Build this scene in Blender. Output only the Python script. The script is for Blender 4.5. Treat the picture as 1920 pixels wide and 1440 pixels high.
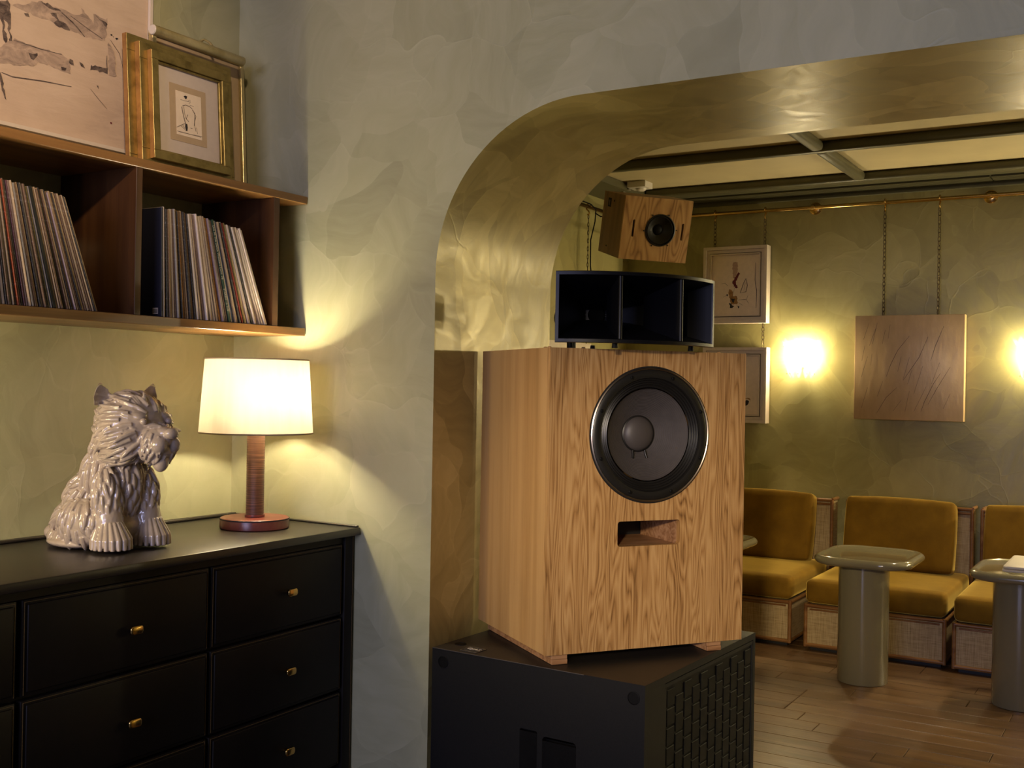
import bpy, bmesh, math, random
from mathutils import Vector, Matrix, Euler, noise as mnoise
random.seed(7)
for o in list(bpy.data.objects): bpy.data.objects.remove(o, do_unlink=True)
S = bpy.context.scene
COL = S.collection
PI = math.pi

# ------------------------------------------------------------------ camera, sky, lights, exposure
cam_d = bpy.data.cameras.new('camera'); cam = bpy.data.objects.new('camera', cam_d); COL.objects.link(cam)
cam_d.sensor_width = 36; cam_d.lens = 2064.06/1920*36; cam_d.clip_start = .05; cam_d.clip_end = 60
yaw, pitch, roll = math.radians(30.961), math.radians(.1013), math.radians(1.0156)
f = Vector((-math.sin(yaw)*math.cos(pitch), math.cos(yaw)*math.cos(pitch), math.sin(pitch)))
r = Vector((math.cos(yaw), math.sin(yaw), 0)); u = r.cross(f)
r2 = math.cos(roll)*r + math.sin(roll)*u; u2 = -math.sin(roll)*r + math.cos(roll)*u
cam.matrix_world = Matrix(((r2.x, u2.x, -f.x, 0), (r2.y, u2.y, -f.y, 0), (r2.z, u2.z, -f.z, 1.45), (0, 0, 0, 1)))
S.camera = cam
S.view_settings.view_transform = 'Standard'; S.view_settings.look = 'None'
S.view_settings.gamma = 1; S.view_settings.use_curve_mapping = False
S.view_settings.exposure = 0.0
WORLD_STRENGTH = .11
BULB = 540.0          # table lamp bulbs
SCONCE = 1150.0       # wall sconce bulbs
w = bpy.data.worlds.new('world'); S.world = w; w.use_nodes = True
w.node_tree.nodes['Background'].inputs[0].default_value = (.70, .70, 1.0, 1)
w.node_tree.nodes['Background'].inputs[1].default_value = WORLD_STRENGTH
def lamp(name, kind, loc, target, energy, color, **k):
    d = bpy.data.lights.new(name, kind); d.energy = energy; d.color = color
    for a, b in k.items(): setattr(d, a, b)
    o = bpy.data.objects.new(name, d); COL.objects.link(o); o.location = loc
    o.rotation_euler = (Vector(target)-Vector(loc)).to_track_quat('-Z', 'Y').to_euler()
    return o
# area fill added behind the camera as daylight, then the front room's unseen spots
lamp('daylight_fill', 'AREA', (-.6, -4.2, 2.0), (-.9, 2.8, 1.3), 150, (.62, .63, 1.0), shape='RECTANGLE', size=2.2, size_y=1.8)
lamp('unseen_spot', 'SPOT', (.5, -2.4, 2.35), (-1.25, 3.0, 1.03), 1000, (1.0, .80, .55), spot_size=math.radians(15), spot_blend=1.0, shadow_soft_size=.12)  # unseen spot added below ceiling height to brighten the loudspeaker front
lamp('unseen_spot', 'SPOT', (-.90, .72, 2.93), (-2.82, 1.85, 2.45), 165, (1.0, .74, .50), spot_size=math.radians(44), spot_blend=.8, shadow_soft_size=.05)
# a ceiling spot of the lounge, out of the picture
lamp('lounge_spot', 'SPOT', (-.45, 6.0, 2.72), (-.95, 6.0, 0), 90, (1.0, .84, .62), spot_size=math.radians(70), spot_blend=.9, shadow_soft_size=.05)
lamp('lounge_spot', 'SPOT', (-1.2, 4.5, 2.72), (-1.2, 4.5, 0), 60, (1.0, .84, .62), spot_size=math.radians(48), spot_blend=.9, shadow_soft_size=.05)
# the twin table lamp at the other end of the dresser, out of the picture
lamp('twin_lamp_light', 'POINT', (-2.46, 1.12, 1.36), (-2.4, 1.2, 0), 27, (1.0, .80, .42), shadow_soft_size=.14)
# two further sconces of the same row, to the right of the picture
for sx in (.74, 2.16):
    lamp('row_sconce_light', 'POINT', (sx, 7.12, 1.68), (sx, 6, 1.68), 75, (1.0, .84, .53), shadow_soft_size=.05)

# ------------------------------------------------------------------ node helpers
class NT:
    def __init__(s, name):
        s.m = bpy.data.materials.new(name); s.m.use_nodes = True
        s.t = s.m.node_tree; s.t.nodes.clear()
        s.out = s.t.nodes.new('ShaderNodeOutputMaterial')
    def n(s, kind, **k):
        nd = s.t.nodes.new('ShaderNode'+kind)
        ins = k.pop('ins', {})
        for a, b in k.items(): setattr(nd, a, b)
        for a, b in ins.items(): s.put(nd.inputs[a], b)
        return nd
    def put(s, sock, v):
        if isinstance(v, bpy.types.NodeSocket): s.t.links.new(v, sock)
        elif isinstance(v, (tuple, list)) and len(v) == 3 and sock.type == 'RGBA': sock.default_value = (*v, 1)
        else: sock.default_value = v
    def coord(s, kind='Object', scale=(1, 1, 1), rot=(0, 0, 0)):
        c = s.n('TexCoord')
        return s.n('Mapping', ins={'Vector': c.outputs[kind], 'Scale': scale, 'Rotation': rot}).outputs[0]
    def noise(s, vec, scale, detail=3, rough=.5, dist=0):
        return s.n('TexNoise', ins={'Vector': vec, 'Scale': scale, 'Detail': detail, 'Roughness': rough, 'Distortion': dist})
    def ramp(s, fac, stops, interp='LINEAR'):
        nd = s.n('ValToRGB', ins={'Fac': fac}); nd.color_ramp.interpolation = interp
        e = nd.color_ramp.elements
        while len(e) < len(stops): e.new(.5)
        for el, (p, c) in zip(e, stops):
            el.position = p; el.color = (*c, 1) if len(c) == 3 else c
        return nd.outputs[0]
    def math(s, op, a, b=0.0, c=None):
        nd = s.n('Math', operation=op, ins={0: a, 1: b})
        if c is not None: s.put(nd.inputs[2], c)
        return nd.outputs[0]
    def mix(s, fac, a, b, blend='MIX'):
        nd = s.n('MixRGB', blend_type=blend, ins={0: fac, 1: a, 2: b}); return nd.outputs[0]
    def bump(s, h, strength=.3, dist=.01, normal=None):
        k = {'Height': h, 'Strength': strength, 'Distance': dist}
        if normal is not None: k['Normal'] = normal
        return s.n('Bump', ins=k).outputs[0]
    def principled(s, **k):
        nd = s.n('BsdfPrincipled')
        for a, b in k.items(): s.put(nd.inputs[a.replace('_', ' ')], b)
        s.t.links.new(nd.outputs[0], s.out.inputs[0]); return nd
    def surf(s, sock): s.t.links.new(sock, s.out.inputs[0])

def simple(name, col, rough=.5, metal=0., vary=.12, scale=12, bump=0., **k):
    t = NT(name); v = t.coord()
    n = t.noise(v, scale, 3)
    c = t.ramp(n.outputs[0], [(.25, tuple(x*(1-vary) for x in col)), (.75, tuple(min(1, x*(1+vary)) for x in col))])
    kk = dict(Base_Color=c, Roughness=rough, Metallic=metal)
    if bump: kk['Normal'] = t.bump(t.noise(v, scale*6, 2).outputs[0], bump, .002)
    kk.update(k); t.principled(**kk); return t.m

def plaster(name, dark, mid, light, rough=(.34, .55), spec=.5, size=1.0, bump=.35, metal=0.0):
    t = NT(name); v = t.coord()
    warp = t.noise(v, 1.7/size, 3, .55).outputs[1]
    w1 = t.n('VectorMath', operation='SUBTRACT', ins={0: warp, 1: (.5, .5, .5)}).outputs[0]
    w2 = t.n('VectorMath', operation='SCALE', ins={0: w1, 'Scale': .42*size}).outputs[0]
    vv = t.n('VectorMath', operation='ADD', ins={0: v, 1: w2}).outputs[0]
    a = t.n('TexVoronoi', feature='F1', ins={'Vector': vv, 'Scale': 4.3/size, 'Randomness': 1.0})
    ae = t.n('TexVoronoi', feature='DISTANCE_TO_EDGE', ins={'Vector': vv, 'Scale': 4.3/size, 'Randomness': 1.0})
    vb = t.n('Mapping', ins={'Vector': vv, 'Rotation': (.5, .8, .3), 'Scale': (1.0, 2.2, .7)}).outputs[0]
    b = t.n('TexVoronoi', feature='F1', ins={'Vector': vb, 'Scale': 2.3/size})
    be = t.n('TexVoronoi', feature='DISTANCE_TO_EDGE', ins={'Vector': vb, 'Scale': 2.3/size})
    sa = t.n('SeparateColor', ins={0: a.outputs['Color']}).outputs[0]
    sb = t.n('SeparateColor', ins={0: b.outputs['Color']}).outputs[1]
    big = t.noise(v, .9/size, 3, .6).outputs[0]
    rotv = t.n('VectorRotate', rotation_type='AXIS_ANGLE', ins={'Vector': vv, 'Axis': (.6, .6, .5), 'Angle': t.math('MULTIPLY', t.n('SeparateColor', ins={0: a.outputs['Color']}).outputs[2], 6.28)}).outputs[0]
    st = t.noise(t.n('Mapping', ins={'Vector': rotv, 'Scale': (.8, 6, 1.2)}).outputs[0], 5/size, 5, .62).outputs[0]
    m1 = t.math('MULTIPLY_ADD', sa, .24, t.math('MULTIPLY', sb, .24))
    m2 = t.math('MULTIPLY_ADD', big, .75, m1)
    m3 = t.math('MULTIPLY_ADD', st, .46, m2)
    ridge = t.math('ADD', t.ramp(ae.outputs[0], [(0, (1, 1, 1)), (.02, (.15,)*3), (.06, (0, 0, 0))]),
                   t.ramp(be.outputs[0], [(0, (.8,)*3), (.015, (.1,)*3), (.04, (0, 0, 0))]))
    spots = t.ramp(t.noise(v, 2.6/size, 2).outputs[0], [(.45, (0, 0, 0)), (.62, (1, 1, 1))])
    ridge = t.math('MULTIPLY', ridge, spots)
    fac = t.math('MULTIPLY_ADD', ridge, .07, t.math('SUBTRACT', m3, .37))
    col = t.ramp(fac, [(.12, dark), (.48, mid), (.85, light)])
    h = t.math('MULTIPLY_ADD', ridge, .26, t.math('MULTIPLY_ADD', sa, .10, t.math('MULTIPLY', st, .55)))
    nrm = t.bump(h, bump, .004)
    nrm = t.bump(t.noise(v, 55, 2).outputs[0], .05, .002, nrm)
    ro = t.n('MapRange', ins={0: st, 1: .3, 2: .7, 3: rough[0], 4: rough[1]}).outputs[0]
    t.principled(Base_Color=col, Roughness=ro, Specular_IOR_Level=spec, Normal=nrm, Metallic=metal)
    return t.m

def wood(name, dark, mid, light, axis='z', ring=9., stretch=.12, rough=.45, freq=7., fine=.35, spec=.4, off=.17):
    t = NT(name)
    sc = {'z': (1, 1, stretch), 'x': (stretch, 1, 1), 'y': (1, stretch, 1)}[axis]
    v = t.coord(scale=sc)
    n = t.noise(v, freq, 2, .45, .3).outputs[0]
    rings = t.math('FRACT', t.math('MULTIPLY', n, ring))
    tri = t.math('ABSOLUTE', t.math('MULTIPLY_ADD', rings, 2, -1))
    sc2 = {'z': (1, 1, .03), 'x': (.03, 1, 1), 'y': (1, .03, 1)}[axis]
    v2 = t.coord(scale=sc2)
    pores = t.noise(v2, 190, 3, .6).outputs[0]
    band = t.noise(v2, 24, 2, .5).outputs[0]
    f_ = t.math('MULTIPLY_ADD', tri, .42, t.math('MULTIPLY_ADD', pores, fine, t.math('MULTIPLY', band, .5)))
    fac = t.math('SUBTRACT', f_, off)
    col = t.ramp(fac, [(.15, dark), (.42, mid), (.78, light)])
    t.principled(Base_Color=col, Roughness=rough, Specular_IOR_Level=spec, Normal=t.bump(pores, .12, .0015))
    return t.m

# ------------------------------------------------------------------ materials
M = {}
M['plaster_front'] = plaster('plaster_front', (.29, .28, .165), (.40, .385, .23), (.50, .48, .305))
M['plaster_arch'] = plaster('plaster_arch', (.23, .18, .056), (.45, .365, .13), (.68, .57, .235), rough=(.30, .46), spec=.6, bump=.2, metal=.15)
M['plaster_back'] = plaster('plaster_back', (.23, .203, .078), (.345, .305, .118), (.46, .41, .175), rough=(.30, .5), size=1.15)
M['plaster_ceiling'] = simple('plaster_ceiling', (.50, .42, .23), .6, vary=.08, scale=4, bump=.05)
M['trim_olive'] = simple('trim_olive', (.085, .078, .038), .45, vary=.12, scale=9)
M['oak_face'] = wood('oak_face', (.15, .068, .019), (.38, .20, .066), (.52, .31, .12), 'z', ring=20, stretch=.085, freq=14, fine=.95, off=.40)
M['oak_side'] = wood('oak_side', (.27, .14, .042), (.42, .235, .08), (.53, .32, .125), 'z', ring=2.2, stretch=.05, freq=9, fine=.55)
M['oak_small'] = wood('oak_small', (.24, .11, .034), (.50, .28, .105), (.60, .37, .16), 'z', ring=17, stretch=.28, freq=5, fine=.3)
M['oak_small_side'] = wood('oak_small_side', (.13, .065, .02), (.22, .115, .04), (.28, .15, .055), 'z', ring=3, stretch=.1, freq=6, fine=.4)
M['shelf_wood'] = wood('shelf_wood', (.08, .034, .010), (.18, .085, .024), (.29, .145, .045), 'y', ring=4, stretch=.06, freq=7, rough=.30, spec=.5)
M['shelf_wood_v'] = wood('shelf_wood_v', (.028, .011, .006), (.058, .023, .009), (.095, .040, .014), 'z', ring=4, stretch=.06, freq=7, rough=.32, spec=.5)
M['plank'] = None
M['leather'] = simple('leather', (.0075, .0055, .0045), .5, vary=.25, scale=7, bump=.08, Specular_IOR_Level=.22)
M['leather_top'] = simple('leather_top', (.020, .016, .013), .36, vary=.2, scale=3, bump=.05, Specular_IOR_Level=.6)
M['stitch'] = simple('stitch', (.14, .085, .026), .7, vary=.35, scale=260)
M['brass'] = simple('brass', (.62, .40, .13), .20, 1., vary=.15, scale=20)
M['brass_dark'] = simple('brass_dark', (.34, .22, .085), .26, 1., vary=.25, scale=18)
M['chain_metal'] = simple('chain_metal', (.085, .06, .032), .38, .8, vary=.3, scale=60)
M['black_paint'] = simple('black_paint', (.004, .0036, .0038), .6, vary=.3, scale=160, bump=.25, Specular_IOR_Level=.28)
M['black_top'] = simple('black_top', (.012, .009, .0075), .5, vary=.25, scale=120, bump=.2)
M['black_plastic'] = simple('black_plastic', (.0032, .003, .0032), .55, vary=.1, Specular_IOR_Level=.15)
M['horn_black'] = simple('horn_black', (.003, .003, .0045), .40, vary=.1, Specular_IOR_Level=.25)
M['cone_paper'] = simple('cone_paper', (.046, .038, .036), .75, vary=.12, scale=40, bump=.1)
M['rubber'] = simple('rubber', (.010, .009, .008), .38, vary=.1)
M['silver'] = simple('silver', (.42, .36, .30), .32, 1., vary=.1)
M['cap_grey'] = simple('cap_grey', (.062, .052, .047), .5, vary=.1)
M['edge_ply'] = wood('edge_ply', (.20, .09, .035), (.33, .165, .07), (.45, .25, .12), 'x', ring=4, stretch=.1, freq=30)
M['velvet'] = None
M['lacquer'] = simple('lacquer', (.215, .185, .10), .16, vary=.04, scale=3, Coat_Weight=.6, Coat_Roughness=.06)
M['bamboo'] = wood('bamboo', (.10, .035, .010), (.20, .085, .025), (.30, .15, .05), 'x', ring=2, stretch=.3, freq=9, rough=.3)
M['cream'] = simple('cream', (.62, .55, .44), .45, vary=.03)
M['white_frame'] = simple('white_frame', (.66, .56, .44), .5, vary=.05, scale=30)
M['paper'] = simple('paper', (.76, .62, .46), .8, vary=.05, scale=40)
M['mat_board'] = simple('mat_board', (.55, .46, .38), .85, vary=.03, scale=60)
M['kraft'] = simple('kraft', (.44, .32, .19), .85, vary=.04, scale=60)
M['white_plastic'] = simple('white_plastic', (.62, .57, .48), .4, vary=.03)
M['ink'] = simple('ink', (.022, .018, .018), .8, vary=.4, scale=90)
M['red_paint'] = simple('red_paint', (.13, .008, .012), .7, vary=.3, scale=80)
M['ochre'] = simple('ochre', (.33, .17, .05), .8, vary=.35, scale=60)
M['flesh'] = simple('flesh', (.47, .31, .22), .8, vary=.1, scale=60)
M['fine_line'] = simple('fine_line', (.07, .045, .025), .6, vary=.3, scale=80)
M['seam'] = simple('seam', (.006, .005, .005), .6)
M['bracket_metal'] = simple('bracket_metal', (.5, .46, .4), .35, .6, vary=.05)

def strokes_mat(name, dark, ground, lo, hi, sc):
    t = NT(name); v = t.coord(scale=(1, 1, 1.8))
    n = t.noise(v, sc, 5, .7, .8).outputs[0]
    t.principled(Base_Color=t.ramp(n, [(lo, dark), (hi, ground)]), Roughness=.85); return t.m
M['charcoal'] = strokes_mat('charcoal', (.05, .033, .028), (.23, .165, .125), .38, .68, 38)
M['grey_wash'] = strokes_mat('grey_wash', (.22, .16, .125), (.54, .39, .28), .30, .66, 17)

def velvet():
    t = NT('velvet'); v = t.coord()
    n = t.noise(v, 9, 3).outputs[0]; fine = t.noise(v, 220, 2).outputs[0]
    c = t.ramp(t.math('MULTIPLY_ADD', fine, .25, n), [(.35, (.15, .076, .006)), (.85, (.23, .122, .010))])
    t.principled(Base_Color=c, Roughness=.85, Specular_IOR_Level=.15, Sheen_Weight=1.0, Sheen_Roughness=.32, Sheen_Tint=(.95, .66, .14), Normal=t.bump(n, .1, .01))
    return t.m
M['velvet'] = velvet()
def raffia():
    t = NT('raffia'); v = t.coord()
    a = t.noise(t.n('Mapping', ins={'Vector': v, 'Scale': (3, 3, 90)}).outputs[0], 4, 2).outputs[0]
    b = t.noise(t.n('Mapping', ins={'Vector': v, 'Scale': (90, 90, 3)}).outputs[0], 4, 2).outputs[0]
    s_ = t.math('ADD', a, b)
    c = t.ramp(t.math('MULTIPLY', s_, .5), [(.32, (.25, .165, .062)), (.5, (.45, .325, .15)), (.66, (.56, .43, .23))])
    t.principled(Base_Color=c, Roughness=.7, Normal=t.bump(s_, .3, .002)); return t.m
M['raffia'] = raffia()
def satin():
    t = NT('satin'); v = t.coord()
    n = t.noise(v, 7, 4, .6).outputs[0]
    sc = t.noise(t.n('Mapping', ins={'Vector': v, 'Rotation': (0, -.35, 0), 'Scale': (4, 1, 1.2)}).outputs[0], 4, 4, .6).outputs[0]
    c = t.ramp(sc, [(.2, (.48, .33, .165)), (.55, (.57, .40, .205)), (.85, (.66, .49, .27))])
    t.principled(Base_Color=c, Roughness=.42, Metallic=.15, Normal=t.bump(t.math('ADD', n, sc), .3, .006)); return t.m
M['satin'] = satin()
def canvas_paint():
    t = NT('canvas_paint'); v = t.coord()
    n = t.noise(v, 3.2, 5, .6, .4).outputs[0]
    st = t.noise(t.n('Mapping', ins={'Vector': v, 'Rotation': (.35, 0, 0), 'Scale': (1, 1.2, 6)}).outputs[0], 5, 5, .65, .5).outputs[0]
    c = t.ramp(t.math('MULTIPLY_ADD', n, .6, t.math('MULTIPLY', st, .4)), [(.28, (.40, .285, .20)), (.46, (.56, .41, .285)), (.7, (.66, .50, .36))])
    t.principled(Base_Color=c, Roughness=.75, Normal=t.bump(st, .5, .006)); return t.m
M['canvas_paint'] = canvas_paint()
def gold(name, a, b, c, rough=.38):
    t = NT(name); v = t.coord()
    n = t.noise(v, 16, 4, .65).outputs[0]
    k = t.ramp(n, [(.3, a), (.5, b), (.72, c)])
    t.principled(Base_Color=k, Roughness=rough, Metallic=.65, Normal=t.bump(n, .15, .002)); return t.m
M['gold_leaf'] = gold('gold_leaf', (.16, .115, .03), (.28, .21, .065), (.36, .27, .09))
M['gold_side'] = gold('gold_side', (.30, .15, .045), (.45, .24, .08), (.52, .30, .11), .5)
M['gold_slim'] = gold('gold_slim', (.40, .32, .14), (.54, .45, .22), (.62, .52, .28), .32)
def ceramic():
    t = NT('ceramic'); v = t.coord()
    n = t.noise(v, 25, 2).outputs[0]
    c = t.ramp(n, [(.3, (.37, .295, .245)), (.7, (.45, .36, .30))])
    t.principled(Base_Color=c, Roughness=.17, Specular_IOR_Level=.55, Coat_Weight=.5, Coat_Roughness=.05); return t.m
M['ceramic'] = ceramic()
def lampleather(name, a, b, c):
    t = NT(name); v = t.coord()
    n = t.noise(v, 14, 4, .6).outputs[0]
    t.principled(Base_Color=t.ramp(n, [(.3, a), (.5, b), (.72, c)]), Roughness=.3, Specular_IOR_Level=.5); return t.m
M['lamp_leather'] = lampleather('lamp_leather', (.13, .022, .018), (.19, .04, .03), (.27, .08, .055))
def ringed():
    t = NT('ringed_wood'); v = t.coord()
    a = t.noise(t.n('Mapping', ins={'Vector': v, 'Scale': (2, 2, 160)}).outputs[0], 2.2, 3, .7).outputs[0]
    c = t.ramp(a, [(.32, (.035, .016, .011)), (.5, (.12, .055, .034)), (.68, (.26, .14, .085))])
    t.principled(Base_Color=c, Roughness=.4, Normal=t.bump(a, .6, .002)); return t.m
M['ringed'] = ringed()
def shade():
    t = NT('shade_fabric'); v = t.coord()
    n = t.noise(t.n('Mapping', ins={'Vector': v, 'Scale': (6, 6, .6)}).outputs[0], 8, 2).outputs[0]
    c = t.ramp(n, [(.3, (.80, .66, .46)), (.7, (.86, .73, .53))])
    d = t.n('BsdfDiffuse', ins={'Color': c}); tr = t.n('BsdfTranslucent', ins={'Color': (.92, .80, .60, 1)})
    t.surf(t.n('MixShader', ins={0: .15, 1: d.outputs[0], 2: tr.outputs[0]}).outputs[0]); return t.m
M['shade'] = shade()
def emit(name, col, s):
    t = NT(name); t.surf(t.n('Emission', ins={'Color': col, 'Strength': s}).outputs[0]); return t.m
M['lamp_bulb'] = emit('lamp_bulb', (1.0, .86, .58), BULB)
M['sconce_bulb'] = emit('sconce_bulb', (1.0, .84, .53), SCONCE)
def petal():
    t = NT('sconce_glass'); v = t.coord()
    n = t.noise(v, 60, 3).outputs[0]
    nb = t.bump(n, .5, .004)
    a = t.n('BsdfTransparent', ins={'Color': (1, .97, .9)})
    b = t.n('BsdfTranslucent', ins={'Color': (.95, .88, .75), 'Normal': nb})
    g = t.n('BsdfGlossy', ins={'Color': (1, 1, 1), 'Roughness': .12, 'Normal': nb})
    m1 = t.n('MixShader', ins={0: .15, 1: a.outputs[0], 2: b.outputs[0]})
    t.surf(t.n('MixShader', ins={0: .12, 1: m1.outputs[0], 2: g.outputs[0]}).outputs[0]); return t.m
M['sconce_glass'] = petal()
def floorwood(name, k):
    a = .75+.5*k
    t = NT(name); v = t.coord(scale=(.12, 1, 1)); v2 = t.coord(scale=(.04, 1, 1))
    rnd = t.n('ObjectInfo').outputs['Random']
    off = t.n('CombineXYZ', ins={0: t.math('MULTIPLY', rnd, 37.), 1: t.math('MULTIPLY', rnd, 11.), 2: 0.0}).outputs[0]
    vv = t.n('VectorMath', operation='ADD', ins={0: v, 1: off}).outputs[0]
    n = t.noise(vv, 10, 4, .6, .4).outputs[0]; p = t.noise(t.n('VectorMath', operation='ADD', ins={0: v2, 1: off}).outputs[0], 90, 3).outputs[0]
    wear = t.noise(t.coord('Object', (1, 1, 1)), 4, 3).outputs[0]
    f_ = t.math('ADD', t.math('MULTIPLY_ADD', n, .6, t.math('MULTIPLY', p, .4)), t.math('MULTIPLY_ADD', rnd, .16, -.08))
    c = t.ramp(f_, [(.25, (.07, .036, .014)), (.5, (.15, .082, .034)), (.75, (.24, .14, .064))])
    ro = t.n('MapRange', ins={0: wear, 1: .3, 2: .7, 3: .26, 4: .48}).outputs[0]
    t.principled(Base_Color=c, Roughness=ro, Specular_IOR_Level=.5, Normal=t.bump(p, .15, .002)); return t.m
M['plank'] = floorwood('plank', .5)

# ------------------------------------------------------------------ geometry helpers
def wm(o):
    m = Matrix.Identity(4)
    while o is not None: m = o.matrix_basis @ m; o = o.parent
    return m
def obj(name, bm, mat, parent=None, local=False, smooth=None, flip=False):
    """one mesh object; the bmesh is in world coordinates unless local=True (then in the parent's)"""
    if parent is not None and not local: bm.transform(wm(parent).inverted())
    bmesh.ops.recalc_face_normals(bm, faces=bm.faces)
    me = bpy.data.meshes.new(name); bm.to_mesh(me); bm.free()
    for mm in (mat if isinstance(mat, (list, tuple)) else [mat]): me.materials.append(mm)
    if smooth is not None:
        me.shade_smooth()
        if smooth < 3: me.set_sharp_from_angle(angle=smooth)
    o = bpy.data.objects.new(name, me); COL.objects.link(o)
    if parent is not None: o.parent = parent
    return o
def thing(name, label, cat, loc=(0, 0, 0), rz=0, group=None, matrix=None):
    o = bpy.data.objects.new(name, None); COL.objects.link(o); o.empty_display_size = .05
    if matrix is not None: o.matrix_basis = matrix
    else: o.location = loc; o.rotation_euler = (0, 0, rz); o.matrix_basis = Matrix.LocRotScale(Vector(loc), Euler((0, 0, rz)), None)
    o['label'] = label; o['category'] = cat
    if group: o['group'] = group
    return o
def tag(o, label, cat, group=None):
    o['label'] = label; o['category'] = cat
    if group: o['group'] = group
    return o
def struct(o): o['kind'] = 'structure'; return o
def copy_tree(o, parent=None):
    c = o.copy(); COL.objects.link(c)
    if parent is not None: c.parent = parent
    for ch in list(o.children): copy_tree(ch, c)
    return c
B = bmesh.new
def box(bm, x0, x1, y0, y1, z0, z1, bev=0, seg=2):
    m = Matrix.LocRotScale(Vector(((x0+x1)/2, (y0+y1)/2, (z0+z1)/2)), None, Vector((x1-x0, y1-y0, z1-z0)))
    g = bmesh.ops.create_cube(bm, size=1, matrix=m)['verts']
    if bev:
        es = list({e for v in g for e in v.link_edges})
        bmesh.ops.bevel(bm, geom=es, offset=bev, segments=seg, affect='EDGES', profile=.5)
    return bm
def mbox(m, x0, x1, y0, y1, z0, z1, bev=0, seg=2):
    t = B(); box(t, x0, x1, y0, y1, z0, z1, bev, seg); t.transform(m); return t
def add(bm, other):
    me = bpy.data.meshes.new('tmp'); other.to_mesh(me); other.free(); bm.from_mesh(me); bpy.data.meshes.remove(me); return bm
def frame_to(p0, p1):
    d = Vector(p1)-Vector(p0)
    return d.to_track_quat('Z', 'Y').to_matrix().to_4x4(), d.length
def rod(bm, p0, p1, r0, r1=None, seg=12, cap=True):
    q, L = frame_to(p0, p1)
    m = Matrix.Translation((Vector(p0)+Vector(p1))/2) @ q
    bmesh.ops.create_cone(bm, cap_ends=cap, segments=seg, radius1=r0, radius2=r0 if r1 is None else r1, depth=L, matrix=m); return bm
def tube(bm, pts, r, seg=6, closed=False):
    pts = [Vector(p) for p in pts]; n = len(pts); rings = []
    rr = r if isinstance(r, (list, tuple)) else [r]*n
    prev = None
    for i, p in enumerate(pts):
        a = pts[(i-1) % n] if (closed or i) else p; b = pts[(i+1) % n] if (closed or i < n-1) else p
        t = (b-a).normalized()
        if prev is None:
            prev = t.orthogonal().normalized()
        prev = (prev - t*prev.dot(t)).normalized(); s = t.cross(prev)
        rings.append([bm.verts.new(p+rr[i]*(math.cos(2*PI*k/seg)*prev+math.sin(2*PI*k/seg)*s)) for k in range(seg)])
    for i in range(n if closed else n-1):
        A, Bq = rings[i], rings[(i+1) % n]
        for k in range(seg): bm.faces.new((A[k], A[(k+1) % seg], Bq[(k+1) % seg], Bq[k]))
    if not closed:
        bm.faces.new(rings[0][::-1]); bm.faces.new(rings[-1])
    return bm
def lathe(bm, prof, seg=48, m=Matrix.Identity(4), closed_bottom=True):
    rings = []
    for (rad, z) in prof:
        if rad < 1e-6: rings.append([bm.verts.new(m @ Vector((0, 0, z)))])
        else: rings.append([bm.verts.new(m @ Vector((rad*math.cos(2*PI*k/seg), rad*math.sin(2*PI*k/seg), z))) for k in range(seg)])
    for a, b in zip(rings, rings[1:]):
        for k in range(seg):
            k2 = (k+1) % seg
            if len(a) == 1 and len(b) == 1: continue
            if len(a) == 1: bm.faces.new((a[0], b[k], b[k2]))
            elif len(b) == 1: bm.faces.new((a[k], a[k2], b[0]))
            else: bm.faces.new((a[k], a[k2], b[k2], b[k]))
    return bm
def rrect(w, h, r, seg=6, cx=0, cy=0):
    out = []
    for sx, sy, a0 in ((1, 1, 0), (-1, 1, PI/2), (-1, -1, PI), (1, -1, 3*PI/2)):
        for k in range(seg+1):
            a = a0+PI/2*k/seg
            out.append((cx+sx*(w/2-r)+r*math.cos(a), cy+sy*(h/2-r)+r*math.sin(a)))
    return out
def prism(bm, pts, z0, z1, m=Matrix.Identity(4)):
    lo = [bm.verts.new(m @ Vector((x, y, z0))) for x, y in pts]; hi = [bm.verts.new(m @ Vector((x, y, z1))) for x, y in pts]
    bm.faces.new(lo[::-1]); bm.faces.new(hi)
    n = len(pts)
    for k in range(n): bm.faces.new((lo[k], lo[(k+1) % n], hi[(k+1) % n], hi[k]))
    return bm
def loft(bm, rings, closed=True, caps=True):
    R = [[bm.verts.new(p) for p in ring] for ring in rings]
    n = len(R[0])
    for a, b in zip(R, R[1:]):
        for k in range(n if closed else n-1): bm.faces.new((a[k], a[(k+1) % n], b[(k+1) % n], b[k]))
    if caps and closed: bm.faces.new(R[0][::-1]); bm.faces.new(R[-1])
    return bm
def plate_holes(bm, outer, holes, z0, z1, m=Matrix.Identity(4)):
    """flat plate with holes, between z0 and z1 in m's frame"""
    for z in (z0, z1):
        es = []
        for loop in [outer]+holes:
            vs = [bm.verts.new(m @ Vector((x, y, z))) for x, y in loop]
            es += [bm.edges.new((vs[k], vs[(k+1) % len(vs)])) for k in range(len(vs))]
        bmesh.ops.triangle_fill(bm, use_beauty=True, use_dissolve=False, edges=es)
    for loop in [outer]+holes:
        n = len(loop)
        lo = [bm.verts.new(m @ Vector((x, y, z0))) for x, y in loop]; hi = [bm.verts.new(m @ Vector((x, y, z1))) for x, y in loop]
        for k in range(n): bm.faces.new((lo[k], lo[(k+1) % n], hi[(k+1) % n], hi[k]))
    bmesh.ops.remove_doubles(bm, verts=bm.verts, dist=1e-5)
    return bm
def circle(r, n=64, cx=0, cy=0): return [(cx+r*math.cos(2*PI*k/n), cy+r*math.sin(2*PI*k/n)) for k in range(n)]
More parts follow.
